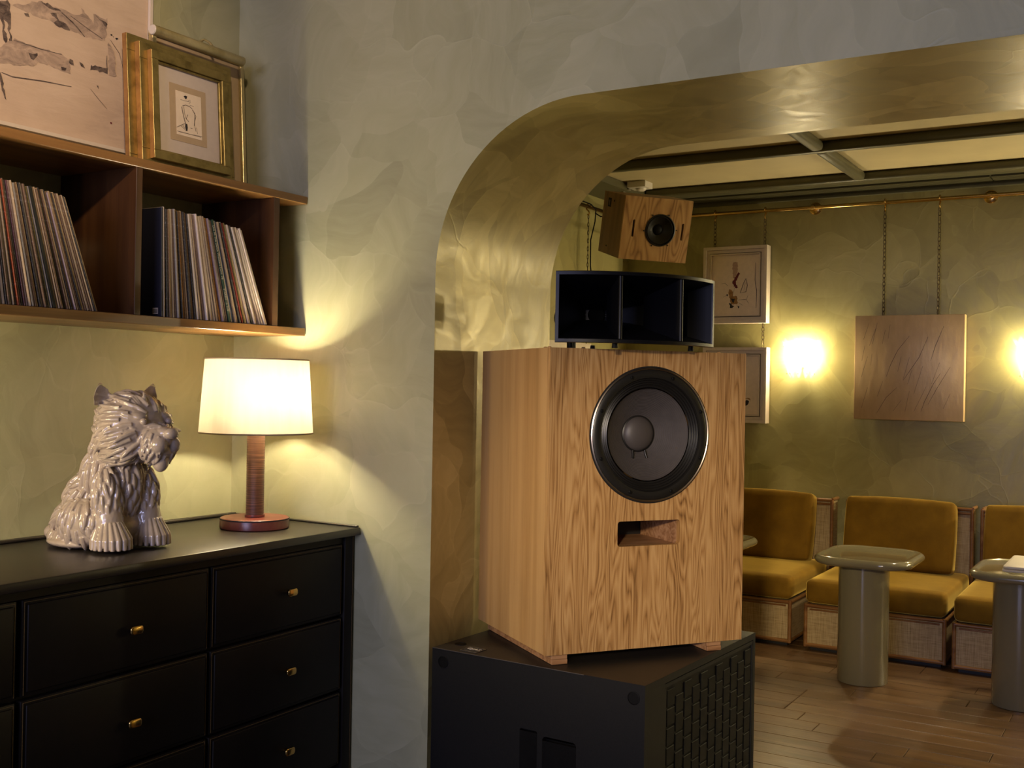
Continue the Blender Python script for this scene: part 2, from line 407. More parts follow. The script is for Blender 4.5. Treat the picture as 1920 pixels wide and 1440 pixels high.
def text(body, size, mat, m, parent, name='lettering', depth=.0004, align='CENTER'):
    c = bpy.data.curves.new('t', 'FONT'); c.body = body; c.size = size; c.align_x = align; c.align_y = 'CENTER'; c.extrude = depth
    t = bpy.data.objects.new('t', c); COL.objects.link(t)
    me = bpy.data.meshes.new_from_object(t.evaluated_get(bpy.context.evaluated_depsgraph_get()))
    bpy.data.objects.remove(t); bpy.data.curves.remove(c)
    me.materials.clear(); me.materials.append(mat); me.transform(m); me.name = name
    o = bpy.data.objects.new(name, me); COL.objects.link(o); o.parent = parent; return o
def axes(o, x, y, z):
    """matrix whose columns are the given axes, at origin o"""
    x, y, z = Vector(x), Vector(y), Vector(z)
    return Matrix(((x.x, y.x, z.x, o[0]), (x.y, y.y, z.y, o[1]), (x.z, y.z, z.z, o[2]), (0, 0, 0, 1)))

# ------------------------------------------------------------------ room shell
YA, YB = 2.8086, 3.545            # the thick arched wall between its two faces
XL = -2.826                        # shelf wall
XF, YW = -3.392, 7.25              # lounge: left end wall and far wall
ZA, RA, XJ = 2.292, .50, -1.969    # arch top, corner radius, left jamb
XR2 = 2.4
struct(obj('wall_left', box(B(), XL-.12, XL, -4.6, YA, 0, 3.05), M['plaster_front']))
prof = [(XJ, 0), (XJ, ZA-RA)]
for k in range(1, 25):
    a = PI-PI/2*k/24
    prof.append((XJ+RA+RA*math.cos(a), ZA-RA+RA*math.sin(a)))
for k in range(0, 25):
    a = PI/2-PI/2*k/24
    prof.append((XR2-RA+RA*math.cos(a), ZA-RA+RA*math.sin(a)))
prof.append((XR2, 0))
def arch_wall():
    bm = B()
    out = [(XF-.15, 0)]+prof+[(3.3, 0), (3.3, 3.05), (XF-.15, 3.05)]
    vf = [bm.verts.new((x, YA, z)) for x, z in out]; vb = [bm.verts.new((x, YB, z)) for x, z in out]
    n = len(out)
    for vs in (vf, vb): bm.faces.new(vs)
    for k in range(n):
        fa = bm.faces.new((vf[k], vf[(k+1) % n], vb[(k+1) % n], vb[k]))
        fa.material_index = 1 if 1 <= k < len(prof) else 0
    return bm
struct(obj('wall_front', arch_wall(), [M['plaster_front'], M['plaster_arch']], smooth=.35))
struct(obj('wall_back', box(B(), XF, 3.3, YW, YW+.12, 0, 2.9), M['plaster_back']))
struct(obj('wall_end', box(B(), XF-.12, XF, YB, YW+.12, 0, 2.9), M['plaster_back']))
struct(obj('wall_right', box(B(), 3.3, 3.42, -4.6, YW+.12, 0, 3.05), M['plaster_back']))
fl = struct(obj('floor', box(B(), XF-.15, 3.42, -4.6, YW+.12, -.12, -.02), M['seam']))
struct(obj('ceiling', box(B(), XL-.12, 3.3, -1.6, YA, 3.0, 3.1), M['plaster_ceiling']))
# lounge ceiling: panels above olive beams, a lower border along the far wall and the end wall
struct(obj('ceiling', box(B(), XF, 3.3, YB, YW, 2.80, 2.9), M['plaster_ceiling']))['kind'] = 'structure'
def beam_x(y0, y1, z0, name):
    bm = B(); box(bm, XF+.30, 3.3, y0, y1, z0, 2.80, .018, 3); return struct(obj(name, bm, M['trim_olive'], smooth=.6))
beam_x(5.925, 5.99, 2.742, 'trim_1')
beam_x(6.86, 6.955, 2.745, 'trim_2')
for k, (xa, ya, yb) in enumerate(((-1.66, YB+.001, 5.924), (-1.66, 5.991, 6.859), (.55, YB+.001, 5.924), (.55, 5.991, 6.859))):
    struct(obj('trim_%d' % (3+k), box(B(), xa-.035, xa+.035, ya, yb, 2.742, 2.799, .022, 3), M['trim_olive'], smooth=.6))
struct(obj('trim_7', box(B(), XF, 3.3, 6.956, YW, 2.752, 2.799), M['trim_olive']))
struct(obj('trim_8', box(B(), XF, XF+.30, YB, 6.955, 2.745, 2.799, .012, 2), M['trim_olive'], smooth=.6))
struct(obj('trim_9', box(B(), XF, 3.3, YW-.028, YW, 2.715, 2.751, .006, 2), M['trim_olive'], smooth=.6))
# linear air slots in the border
v = thing('linear_vent', 'long slotted air vent in the ceiling border above the brass rail', 'vent', (-.2, 7.10, 2.75))
for a, b in ((-3.0, -.95), (-.94, 1.6)):
    obj('vent_back', box(B(), a, b, 7.045, 7.185, 2.7495, 2.7515), M['seam'], v)
    for k in range(6):
        obj('slat', box(B(), a, b, 7.045+.0255*k, 7.045+.0255*k+.0165, 2.740, 2.749), M['trim_olive'], v)
# floor planks, running along the far wall
meshes = {}
PW = .128
y = 2.40; row = 0
random.seed(3)
while y < YW-.01:
    yy = min(y+PW, YW); x = -3.40 + (0 if row % 2 else -.0)
    first = random.uniform(.25, 1.1)
    while x < 1.2:
        L = first if first else random.choice((.7, .9, 1.15, 1.4, 1.6)); first = None
        key = round(L, 2)
        if yy-y < PW-.001: key = None
        if key is None or key not in meshes or True:
            pass
        kk = (round(L, 1), round(yy-y, 3))
        if kk not in meshes:
            bm = B(); box(bm, .0012, kk[0]-.0012, .0011, kk[1]-.0011, -.02, 0, .0018, 1)
            me = bpy.data.meshes.new('plank'); bm.to_mesh(me); bm.free(); me.materials.append(M['plank']); meshes[kk] = me
        o = bpy.data.objects.new('plank', meshes[kk]); COL.objects.link(o); o.parent = fl
        o.location = (x, y, random.uniform(-.0012, 0)); x += kk[0]
    y += PW; row += 1

# ------------------------------------------------------------------ record shelf
ZS0, ZS1, ZU0, ZU1, XS = 1.605, 1.631, 2.046, 2.071, -2.494
sh = thing('record_shelf', 'long dark mahogany wall shelf holding rows of records above the dresser', 'shelf', (XL, 1.8, ZS0))
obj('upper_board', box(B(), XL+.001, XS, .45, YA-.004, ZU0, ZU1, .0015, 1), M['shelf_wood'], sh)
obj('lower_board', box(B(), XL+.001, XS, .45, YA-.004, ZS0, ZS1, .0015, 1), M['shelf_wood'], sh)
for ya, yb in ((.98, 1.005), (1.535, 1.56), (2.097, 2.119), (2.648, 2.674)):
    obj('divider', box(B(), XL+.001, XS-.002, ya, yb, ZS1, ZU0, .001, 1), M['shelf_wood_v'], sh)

# records
PAL = {'tan': (.48, .34, .20), 'cream': (.70, .57, .42), 'brown': (.20, .115, .065), 'charcoal': (.05, .042, .036), 'grey': (.30, .26, .22),
       'black': (.008, .008, .009), 'white': (.76, .63, .53), 'red': (.30, .035, .03), 'rust': (.36, .07, .018), 'orange': (.50, .22, .035), 'green': (.022, .06, .036),
       'blue': (.035, .075, .22), 'mauve': (.36, .26, .26), 'olive': (.22, .17, .05), 'yellow': (.46, .33, .07), 'navy': (.016, .016, .026), 'plum': (.14, .045, .05)}
def sleeve(nm, c):
    t = NT('sleeve_'+nm); v = t.coord()
    n = t.noise(t.n('Mapping', ins={'Vector': v, 'Scale': (1, 90, 26)}).outputs[0], 6, 4, .75).outputs[0]
    rnd = t.n('ObjectInfo').outputs['Random']
    c1 = t.mix(t.math('MULTIPLY', rnd, .35), c, tuple(x*.45 for x in c))
    lt = tuple(min(1, x*.6+.28) for x in c)
    k = t.mix(t.ramp(n, [(.56, (0, 0, 0)), (.64, (.8, .8, .8))]), c1, lt)
    k = t.mix(t.ramp(n, [(.28, (.7, .7, .7)), (.40, (0, 0, 0))]), k, tuple(x*.3 for x in c))
    if nm in ('navy', 'black', 'green'): k = c
    t.principled(Base_Color=k, Roughness=.42 if nm in ('navy', 'black', 'plum') else .6); return t.m
SM = {k: sleeve(k, c) for k, c in PAL.items()}
rmesh = {}
def record_mesh(th, dep, hgt, c):
    key = (round(th, 4), round(dep, 3), round(hgt, 3), c)
    if key not in rmesh:
        bm = B(); box(bm, -dep, 0, 0, th, 0, hgt, min(.0009, th*.25), 1)
        me = bpy.data.meshes.new('record_sleeve'); bmesh.ops.recalc_face_normals(bm, faces=bm.faces); bm.to_mesh(me); bm.free()
        me.materials.append(SM[c]); rmesh[key] = me
    return rmesh[key]
def record(yb, lean, th, c, label, group, hgt=.315, dx=0., dep=.312):
    o = bpy.data.objects.new('record_sleeve', record_mesh(th, dep, hgt, c)); COL.objects.link(o)
    o.location = (XS-.004+dx, yb, ZS1+.0006); o.rotation_euler = (lean, 0, 0)
    tag(o, label, 'record', group); return o
SPECIAL = {}
def ordinal(n):
    lo = 'first second third fourth fifth sixth seventh eighth ninth tenth eleventh twelfth thirteenth fourteenth fifteenth sixteenth seventeenth eighteenth nineteenth'.split()
    if n < 20: return lo[n-1]
    t, r_ = divmod(n, 10); base = {2: 'twent', 3: 'thirt', 4: 'fort', 5: 'fift', 6: 'sixt'}[t]
    return base+'ieth' if r_ == 0 else base+'y-'+lo[r_-1]
def run(y0, y1, a0, a1, colors, bay, fixed):
    """records leaning more and more to the left, each resting on its neighbour"""
    n = len(colors); L = .315
    ths = [fixed[i][1] if i in fixed else random.choice((.0034, .004, .0045, .005, .0056, .0064)) for i in range(n)]
    av = y1-y0-L*(math.sin(a1)-math.sin(a0))
    lean = [a0+(a1-a0)*i/max(1, n-1) for i in range(n)]
    s = av/sum(t*1.05/math.cos(b) for t, b in zip(ths, lean))
    yb = y0; la = a0
    for i, c in enumerate(colors):
        q = i/max(1, n-1); a = a0+(a1-a0)*q
        if i: yb += L*(math.sin(a)-math.sin(la))
        la = a; th = round(ths[i]*min(s, 1.25)-.0004, 4)
        if i in fixed: lab, grp = fixed[i][0], None
        else: lab, grp = 'thin worn %s record sleeve, %s spine from the left in the %s shelf bay' % (c, ordinal(i+1), bay), 'record sleeves in the %s shelf bay' % bay
        h = L+random.uniform(-.004, .003) if i not in fixed else L
        o = record(yb+.0002, a, th-.0003, c, lab, grp, round(h, 3), dx=random.uniform(-.006, .0015))
        SPECIAL[(bay, i)] = (o, th)
        yb += ths[i]*s*1.05/math.cos(a)
T, C_, N_, H_, G_, K_, W_, MV, OL = 'tan', 'cream', 'brown', 'charcoal', 'grey', 'black', 'white', 'mauve', 'olive'
left = [G_, H_, T, N_, H_, G_, T, H_, 'blue', N_, G_, T, H_, N_, G_, W_, H_, N_, G_, T, H_, 'rust', N_, H_, 'plum', MV, T, G_, N_, T, H_, G_, N_, H_, OL, G_, K_, T, T, N_, T, H_, N_, T, H_, N_, 'mauve', T, N_, H_, T, N_, T, N_, T, H_, T]
run(1.600, 1.981, math.radians(4), math.radians(20.4), left, 'left', {
    15: ('pale grey-white record sleeve, thickest light spine of the left shelf bay', .008),
    21: ('rust-red record sleeve standing out in the left shelf bay', .004),
    24: ('plum coloured record sleeve next to the mauve one in the left bay', .005),
    8: ('blue record sleeve at the left end of the visible left bay', .005),
    36: ('thick black record box set, darkest gap-like spine of the left bay', .011)})
right = ['navy', C_, 'yellow', H_, N_, T, C_, N_, G_, T, H_, 'orange', N_, T, H_, N_, H_, C_, T, C_, MV, W_, N_, C_, W_, C_, T, N_, 'orange', MV, G_, N_, 'green', C_, 'blue', T, C_, H_, C_, 'red', OL, C_, W_, W_, H_, W_, C_, MV, W_, C_, W_, W_]
run(2.196, 2.633, math.radians(1.2), math.radians(22.8), right, 'right', {
    0: ('dark navy record cover with a barcode, facing left beside the divider', .006),
    2: ('yellow record sleeve near the navy cover in the right bay', .003),
    11: ('narrow orange record sleeve near the middle of the right bay', .004),
    20: ('dusty mauve record sleeve just right of centre in the right bay', .006),
    28: ('orange-brown record sleeve left of the green spine in the right bay', .006),
    29: ('mauve record sleeve between the orange-brown and the green spines', .005),
    32: ('dark green record sleeve with white spine lettering in the right bay', .0085),
    34: ('blue record sleeve just right of the green spine', .006),
    39: ('red record sleeve among the cream ones in the right bay', .006),
    47: ('mauve record sleeve among white ones at the far right of the bay', .005)})
# cover print on the navy record, lettering on the green spine
o, th = SPECIAL[('right', 0)]
bm = B(); box(bm, -.036, -.014, -.0006, -.0001, .008, .026); obj('barcode_label', bm, M['mat_board'], o, local=True)
bm = B()
for k in range(9): box(bm, -.034+.0021*k, -.034+.0021*k+(.0012 if k % 3 else .0006), -.0009, -.0006, .0105, .0225)
obj('barcode_bars', bm, M['ink'], o, local=True)
bm = B(); prism(bm, [(-.118, .168), (-.098, .172), (-.09, .185), (-.092, .205), (-.103, .214), (-.116, .21), (-.122, .19)], 0, .0004, axes((0, -.0001, 0), (1, 0, 0), (0, 0, 1), (0, -1, 0)))
obj('cover_print', bm, M['flesh'], o, local=True)
o, th = SPECIAL[('right', 32)]
mt = axes((.0003, th*.48, .215), (0, 0, -1), (0, 1, 0), (1, 0, 0))
text("Live At The Dance Wonders Conc. 78", .0105, M['cream'], mt, o, depth=.0002)
text("STEREO 12 THF", .0105, M['cream'], axes((.0003, th*.48, .068), (0, 0, -1), (0, 1, 0), (1, 0, 0)), o, depth=.0002)

# ------------------------------------------------------------------ pictures on the shelf
def strokes(items, plane, axis, parent, mats, names, lift=.0006):
    """painted strokes of a picture, flat on its surface: axis 'x' = surface faces +x (pts are y,z), 'y' = faces -y (pts are x,z)"""
    by = {}
    for i, (k, wd, pts) in enumerate(items):
        bm = by.setdefault(k if k == 'line' else (k, i), B()); zl = lift+.00004*i
        P = (lambda a, b, d: Vector((plane+d, a, b))) if axis == 'x' else (lambda a, b, d: Vector((a, plane-d, b)))
        if k == 'line':
            L, R = [], []
            for j, p in enumerate(pts):
                a = Vector(pts[max(0, j-1)]); b = Vector(pts[min(len(pts)-1, j+1)]); t = (b-a).normalized(); nn = Vector((-t.y, t.x))*wd/2*(.55 if j in (0, len(pts)-1) else 1)
                L.append(bm.verts.new(P(p[0]+nn.x, p[1]+nn.y, zl))); R.append(bm.verts.new(P(p[0]-nn.x, p[1]-nn.y, zl)))
            for j in range(len(pts)-1): bm.faces.new((L[j], L[j+1], R[j+1], R[j]))
        else:
            # ragged outline
            q = []
            for j, p in enumerate(pts):
                a = Vector(p); b = Vector(pts[(j+1) % len(pts)]); m_ = max(1, int((b-a).length/.008))
                for s_ in range(m_):
                    c = a.lerp(b, s_/m_); e = min(.0035, (b-a).length*.12)
                    q.append((c.x+random.uniform(-e, e), c.y+random.uniform(-e, e)))
            bm.faces.new([bm.verts.new(P(a, b, zl)) for a, b in q])
    for k, bm in by.items():
        q = k if k == 'line' else k[0]
        o = obj(names[q], bm, mats[q], parent)
        if q == 'line': o['kind'] = 'stuff'
ART_M = {'wash': M['grey_wash'], 'dark': M['charcoal'], 'ink': M['ink'], 'line': M['charcoal'], 'red': M['red_paint'], 'ochre': M['ochre'], 'flesh': M['flesh']}
ART_N = {'wash': 'grey_wash', 'dark': 'charcoal_patch', 'ink': 'ink_mark', 'line': 'pen_lines', 'red': 'red_brush_mark', 'ochre': 'ochre_brush_mark', 'flesh': 'pale_brush_mark'}
CANVAS_ART=[
  ('wash',0,[(1.8959,2.4852),(1.9235,2.4797),(1.9763,2.4798),(2.0307,2.4768),(2.0531,2.4673),(2.1097,2.4689),(2.1446,2.464),(2.216,2.4722),(2.2186,2.5403),(2.1705,2.5394),(2.169,2.5157),(2.1273,2.5463),(2.1296,2.5289),(2.1086,2.5209),(2.0593,2.5224),(2.0224,2.5208),(1.9933,2.5246),(1.9301,2.4988)]),
  ('dark',0,[(1.8621,2.4871),(1.8872,2.4949),(1.8958,2.4883),(1.8959,2.4512),(1.8955,2.4202),(1.9049,2.3796),(1.8981,2.3777),(1.8868,2.4331),(1.8765,2.4393),(1.8879,2.378),(1.8818,2.3763),(1.87,2.4282),(1.863,2.4415)]),
  ('dark',0,[(1.9393,2.4751),(1.9522,2.4774),(1.958,2.4697),(1.9447,2.4679)]),
  ('dark',0,[(1.9897,2.5241),(2.015,2.5249),(2.0595,2.516),(2.0447,2.5122),(2.0116,2.5143)]),
  ('dark',0,[(2.0229,2.4985),(2.0411,2.5047),(2.0545,2.4854),(2.0714,2.4839),(2.0906,2.47),(2.0531,2.4673),(2.0344,2.4763),(2.0459,2.4893)]),
  ('dark',0,[(2.1744,2.5406),(2.1945,2.5349),(2.2197,2.5265),(2.2171,2.517),(2.1947,2.5266)]),
  ('line',0.004,[(2.0596,2.5128),(2.0977,2.4948),(2.1407,2.4645)]),
  ('line',0.003,[(2.0747,2.5043),(2.1131,2.4863),(2.1288,2.4743)]),
  ('line',0.003,[(2.0897,2.512),(2.1519,2.4908),(2.2039,2.4756)]),
  ('wash',0,[(1.8647,2.3577),(1.9081,2.3928),(1.9925,2.3911),(2.0547,2.3919),(2.0886,2.3847),(2.0933,2.3436),(2.0631,2.3473),(1.9969,2.351),(1.9686,2.3341),(1.9095,2.3219),(1.8655,2.3166)]),
  ('dark',0,[(1.9574,2.3658),(1.9821,2.374),(1.9865,2.3673),(1.9719,2.3507),(1.9612,2.3511)]),
  ('dark',0,[(2.0629,2.3553),(2.0787,2.3561),(2.077,2.3453),(2.0643,2.3443)]),
  ('dark',0,[(2.162,2.3842),(2.2227,2.3931),(2.2223,2.3745),(2.2061,2.3754),(2.1781,2.3743),(2.1623,2.3717)]),
  ('dark',0,[(2.0886,2.3854),(2.1008,2.3847),(2.1049,2.371),(2.0889,2.3711)]),
  ('dark',0,[(2.1222,2.387),(2.1355,2.3839),(2.1447,2.3714),(2.131,2.3729)]),
  ('line',0.004,[(2.2202,2.4296),(2.2199,2.4093),(2.2231,2.3747)]),
  ('line',0.003,[(1.8728,2.2909),(1.9068,2.2871),(2.0052,2.299),(2.0979,2.3056)]),
  ('line',0.003,[(1.9081,2.3898),(1.9925,2.3879),(2.0622,2.3907)]),
  ('line',0.002,[(2.2322,2.4801),(2.2658,2.4486),(2.2837,2.3986)]),
  ('line',0.0015,[(2.1636,2.3148),(2.1959,2.2891),(2.2246,2.2688)]),
  ('dark',0,[(1.866,2.2922),(1.8764,2.2795),(1.8884,2.2178),(1.8815,2.2254),(1.8698,2.2687)]),
  ('ink',0,[(2.2317,2.4986),(2.2379,2.4993),(2.238,2.4953),(2.2327,2.4938)]),
  ('ink',0,[(2.24,2.4942),(2.2442,2.4936),(2.2426,2.4905)]),
  ('ink',0,[(2.2491,2.4916),(2.2573,2.4946),(2.2607,2.4915),(2.2534,2.4874)]),
  ('red',0,[(2.2356,2.2314),(2.2426,2.2322),(2.2427,2.2281),(2.2378,2.2264)]),
  ('wash',0,[(2.2222,2.4706),(2.2493,2.4475),(2.2551,2.3743),(2.2284,2.3743)]),
  ('dark',0,[(2.185,2.3317),(2.191,2.3321),(2.192,2.3217)]),
]
VASE_ART=[
  ('ink',0,[(2.4153,2.3423),(2.4218,2.3459),(2.4302,2.3453),(2.4286,2.3391),(2.4248,2.3344),(2.4214,2.3361)]),
  ('line',0.0012,[(2.4024,2.3291),(2.4156,2.3284),(2.4389,2.33)]),
  ('line',0.0012,[(2.4338,2.3326),(2.4421,2.3359),(2.4423,2.3282),(2.4357,2.3241)]),
  ('line',0.0012,[(2.4391,2.3198),(2.4475,2.3192),(2.456,2.3185)]),
  ('line',0.0022,[(2.4094,2.3104),(2.4225,2.316),(2.4393,2.3147),(2.4495,2.3093)]),
  ('line',0.003,[(2.4062,2.3072),(2.4092,2.2926),(2.4135,2.2757),(2.4189,2.2591),(2.4224,2.2496)]),
  ('line',0.002,[(2.4144,2.309),(2.4165,2.2891),(2.4236,2.2703)]),
  ('line',0.002,[(2.4299,2.287),(2.4236,2.2728),(2.4338,2.2648)]),
  ('line',0.003,[(2.4495,2.3068),(2.4599,2.2962),(2.4587,2.2779),(2.4558,2.2567)]),
  ('line',0.0018,[(2.453,2.3024),(2.4635,2.2893),(2.4572,2.2673)]),
  ('line',0.0018,[(2.4575,2.2571),(2.4613,2.2399)]),
  ('ink',0,[(2.419,2.2565),(2.4266,2.2569),(2.4282,2.2458),(2.4262,2.2338),(2.4212,2.2341),(2.4176,2.246)]),
  ('line',0.0015,[(2.3833,2.2375),(2.401,2.2476),(2.4173,2.2562)]),
  ('line',0.0015,[(2.401,2.2463),(2.4111,2.2396),(2.4212,2.2341)]),
  ('line',0.0015,[(2.4076,2.249),(2.4177,2.2397)]),
  ('line',0.0012,[(2.3851,2.2265),(2.428,2.2265),(2.482,2.2261)]),
  ('line',0.001,[(2.3901,2.2255),(2.4347,2.2261),(2.4871,2.2292)]),
  ('line',0.0012,[(2.4392,2.2468),(2.4476,2.2473)]),
  ('line',0.0012,[(2.4643,2.2534),(2.4682,2.2336)]),
]
BIRD_ART=[
  ('flesh',0,[(-2.5754,2.315),(-2.5585,2.3207),(-2.5424,2.3136),(-2.5389,2.2728),(-2.55,2.2143),(-2.5707,2.2105),(-2.5765,2.2697)]),
  ('red',0,[(-2.5338,2.2518),(-2.5251,2.2361),(-2.5541,2.1801),(-2.5374,2.1415),(-2.5562,2.1403),(-2.5787,2.1827)]),
  ('ochre',0,[(-2.5996,2.1343),(-2.5739,2.1245),(-2.5723,2.0882),(-2.5421,2.0892),(-2.5374,2.0329),(-2.5845,2.0322),(-2.6029,2.1072)]),
  ('ink',0,[(-2.6124,2.0047),(-2.5907,2.0124),(-2.598,2.0452),(-2.5615,2.0172),(-2.5745,2.0048)]),
  ('ink',0,[(-2.5466,2.0259),(-2.5249,2.0164),(-2.5274,2.0038)]),
  ('ink',0,[(-2.618,2.103),(-2.6046,2.0999),(-2.6082,2.0873),(-2.6159,2.0911)]),
  ('ink',0,[(-2.587,2.0704),(-2.554,2.0677),(-2.5677,2.0427)]),
  ('line',0.005,[(-2.4815,2.2047),(-2.4704,2.1575),(-2.4799,2.1145),(-2.5199,2.1066),(-2.4995,2.1674),(-2.4815,2.2047)]),
  ('line',0.003,[(-2.4856,2.176),(-2.494,2.1221)]),
  ('line',0.003,[(-2.6535,2.1724),(-2.6269,2.1761),(-2.6076,2.1573)]),
  ('line',0.003,[(-2.6394,2.0808),(-2.6159,2.0939)]),
  ('line',0.004,[(-2.4742,2.0585),(-2.4608,2.0357)]),
  ('line',0.003,[(-2.535,2.06),(-2.4743,2.063),(-2.4655,2.0898)]),
  ('line',0.003,[(-2.53,2.0418),(-2.5016,2.0231)]),
  ('line',0.004,[(-2.4156,2.3083),(-2.4172,2.1917),(-2.4058,2.1195),(-2.4074,2.0012)]),
  ('line',0.003,[(-2.56,2.1422),(-2.5776,2.0702)]),
]
BLOB_ART=[
  ('ink',0,[(-2.4724,1.3751),(-2.4615,1.3817),(-2.446,1.3778),(-2.4479,1.3607),(-2.4608,1.3456),(-2.4705,1.3453)]),
  ('ochre',0,[(-2.4705,1.3964),(-2.453,1.398),(-2.4375,1.3907),(-2.435,1.3716),(-2.4396,1.3843),(-2.4573,1.3924),(-2.4704,1.3913)]),
]
FABRIC_ART=[
  ('line',0.0025,[(-1.6623,1.8873),(-1.6938,1.7856)]),
  ('line',0.0025,[(-1.6178,1.8584),(-1.6572,1.7458)]),
  ('line',0.0025,[(-1.6101,1.8922),(-1.6381,1.757)]),
  ('line',0.0025,[(-1.5602,1.8465),(-1.5778,1.7568)]),
  ('line',0.0025,[(-1.5309,1.8798),(-1.543,1.7903)]),
  ('line',0.0025,[(-1.6849,1.7459),(-1.7027,1.6495)]),
  ('line',0.0025,[(-1.6398,1.6949),(-1.6468,1.6214)]),
  ('line',0.0025,[(-1.6671,1.6779),(-1.7037,1.5473)]),
  ('line',0.0025,[(-1.4142,1.806),(-1.4823,1.7173),(-1.524,1.6277),(-1.5499,1.549)]),
  ('line',0.0025,[(-1.3032,1.7996),(-1.3537,1.6728),(-1.4106,1.5839),(-1.447,1.5279)]),
  ('line',0.0025,[(-1.2107,1.8673),(-1.2605,1.7389),(-1.2851,1.6509)]),
  ('line',0.0025,[(-1.4602,1.6782),(-1.4801,1.5833)]),
  ('line',0.0025,[(-1.412,1.6727),(-1.4471,1.5334)]),
  ('line',0.0025,[(-1.3948,1.5951),(-1.42,1.506)]),
  ('line',0.0025,[(-1.3318,1.6177),(-1.3818,1.4456)]),
  ('line',0.0025,[(-1.2267,1.5745),(-1.2672,1.5082),(-1.3177,1.3972),(-1.3377,1.336)]),
  ('line',0.0025,[(-1.1706,1.6132),(-1.2459,1.4811),(-1.2965,1.3811)]),
  ('line',0.0025,[(-1.4839,1.4827),(-1.5477,1.42),(-1.606,1.3174)]),
  ('line',0.0025,[(-1.5712,1.5207),(-1.6023,1.4245)]),
  ('line',0.0025,[(-1.4557,1.4052),(-1.503,1.3371)]),
  ('line',0.0025,[(-1.4086,1.4617),(-1.4331,1.3334)]),
  ('line',0.0025,[(-1.3087,1.491),(-1.38,1.3348)]),
  ('line',0.0025,[(-1.168,1.4496),(-1.2077,1.3559)]),
  ('line',0.0025,[(-1.6638,1.4799),(-1.7004,1.3488)]),
  ('line',0.0025,[(-1.2329,1.6402),(-1.2776,1.508)]),
]

cv = thing('canvas_painting', 'very large pale abstract canvas with grey and black strokes above the record shelf', 'painting', (XL, 1.6, 2.15))
bm = B(); box(bm, XL+.001, -2.786, .92, 2.372, 2.158, 2.99); obj('canvas', bm, M['canvas_paint'], cv)
bm = B()
for a in ((.905, 2.385, 2.146, 2.1565), (.905, 2.385, 2.9915, 3.0)): box(bm, XL+.001, -2.776, *a)
for a in ((.905, .918, 2.1566, 2.9914), (2.374, 2.385, 2.1566, 2.9914)): box(bm, XL+.001, -2.776, *a)
obj('frame', bm, M['white_frame'], cv)
CANVAS_ART += [(k, wd, [(a-.52, b+.26) for a, b in pts]) for k, wd, pts in CANVAS_ART[:14]]
strokes(CANVAS_ART, -2.786, 'x', cv, ART_M, ART_N)

# framed pictures leaning on the wall on top of the shelf: x = out from the wall, y along it, z up, tilted back
def picture_root(name, label, x0, y0, lean):
    m = Matrix.Translation((x0, y0, ZU1+.001)) @ Matrix.Rotation(-lean, 4, 'Y')
    return thing(name, label, 'picture', matrix=m)
def ring(bm, x0, x1, ya, yb, za, zb, w_):
    box(bm, x0, x1, ya, yb, za, za+w_, .0012, 1); box(bm, x0, x1, ya, yb, zb-w_, zb, .0012, 1)
    box(bm, x0, x1, ya, ya+w_, za+w_, zb-w_, .0012, 1); box(bm, x0, x1, yb-w_, yb, za+w_, zb-w_, .0012, 1)
rp = picture_root('lit_picture', 'slim pale gold framed picture with a brass picture light, behind the stepped gold frame', -2.728, 2.36, .06)
bm = B(); ring(bm, -.012, .008, 0, .395, 0, .474, .016); obj('frame', bm, M['gold_slim'], rp, local=True)
obj('mat_board', box(B(), -.010, -.004, .0165, .3785, .0165, .4575), M['kraft'], rp, local=True)
obj('backing', box(B(), -.018, -.0125, .005, .39, .005, .469), M['ink'], rp, local=True)
pl = obj('picture_light', lathe(B(), [(0, 0), (.0155, 0), (.0165, .002), (.0165, .376), (.0155, .378), (0, .378)], 20, axes((.072, -.056, .442), (1, 0, 0), (0, 0, 1), (0, 1, 0))), M['gold_slim'], rp, local=True, smooth=.6)
obj('end_cap', lathe(B(), [(0, -.003), (.014, -.003), (.0158, 0)], 20, axes((.072, -.056, .442), (1, 0, 0), (0, 0, 1), (0, 1, 0))), M['cream'], pl, local=True, smooth=.6)
bm = B(); tube(bm, [(.004, .19, .468), (.012, .19, .486), (.035, .19, .488), (.060, .19, .472), (.070, .19, .459)], .0042, 8); obj('light_arm', bm, M['gold_slim'], pl, local=True, smooth=1)
fp = picture_root('gold_framed_drawing', 'small ink drawing in a wide stepped gold frame leaning on top of the shelf', -2.668, 2.215, .07)
bm = B(); ring(bm, -.014, .004, 0, .425, 0, .415, .05); ring(bm, .0041, .024, .030, .395, .021, .394, .05); ring(bm, .0241, .042, .060, .372, .042, .373, .026)
obj('stepped_frame', bm, M['gold_leaf'], fp, local=True)
bm = B()
for x0, x1, yy, za, zb in ((-.014, .004, 0, 0, .415), (.0041, .024, .030, .021, .394), (.0241, .042, .060, .042, .373)):
    box(bm, x0+.0005, x1-.0005, yy-.0015, yy-.0001, za+.0005, zb-.0005)
obj('frame_edge', bm, M['gold_side'], fp, local=True)
bm = B(); ring(bm, .0245, .034, .0865, .3455, .0685, .3465, .006); obj('inner_slip', bm, M['gold_leaf'], fp, local=True)
obj('mat_board', box(B(), .018, .0235, .081, .351, .063, .352), M['mat_board'], fp, local=True)
obj('inner_mount', box(B(), .0236, .0246, .140, .288, .118, .296), M['kraft'], fp, local=True)
obj('drawing_paper', box(B(), .0247, .0252, .164, .268, .138, .276), M['paper'], fp, local=True)
q = wm(fp).inverted()
loc_art = []
for k, wd, pts in VASE_ART:
    loc_art.append((k, wd, [((q @ Vector((-2.650, a, b))).y, (q @ Vector((-2.650, a, b))).z) for a, b in pts]))
ys = [p[0] for it in loc_art for p in it[2]]; zs = [p[1] for it in loc_art for p in it[2]]
cy_, cz_ = (min(ys)+max(ys))/2, (min(zs)+max(zs))/2
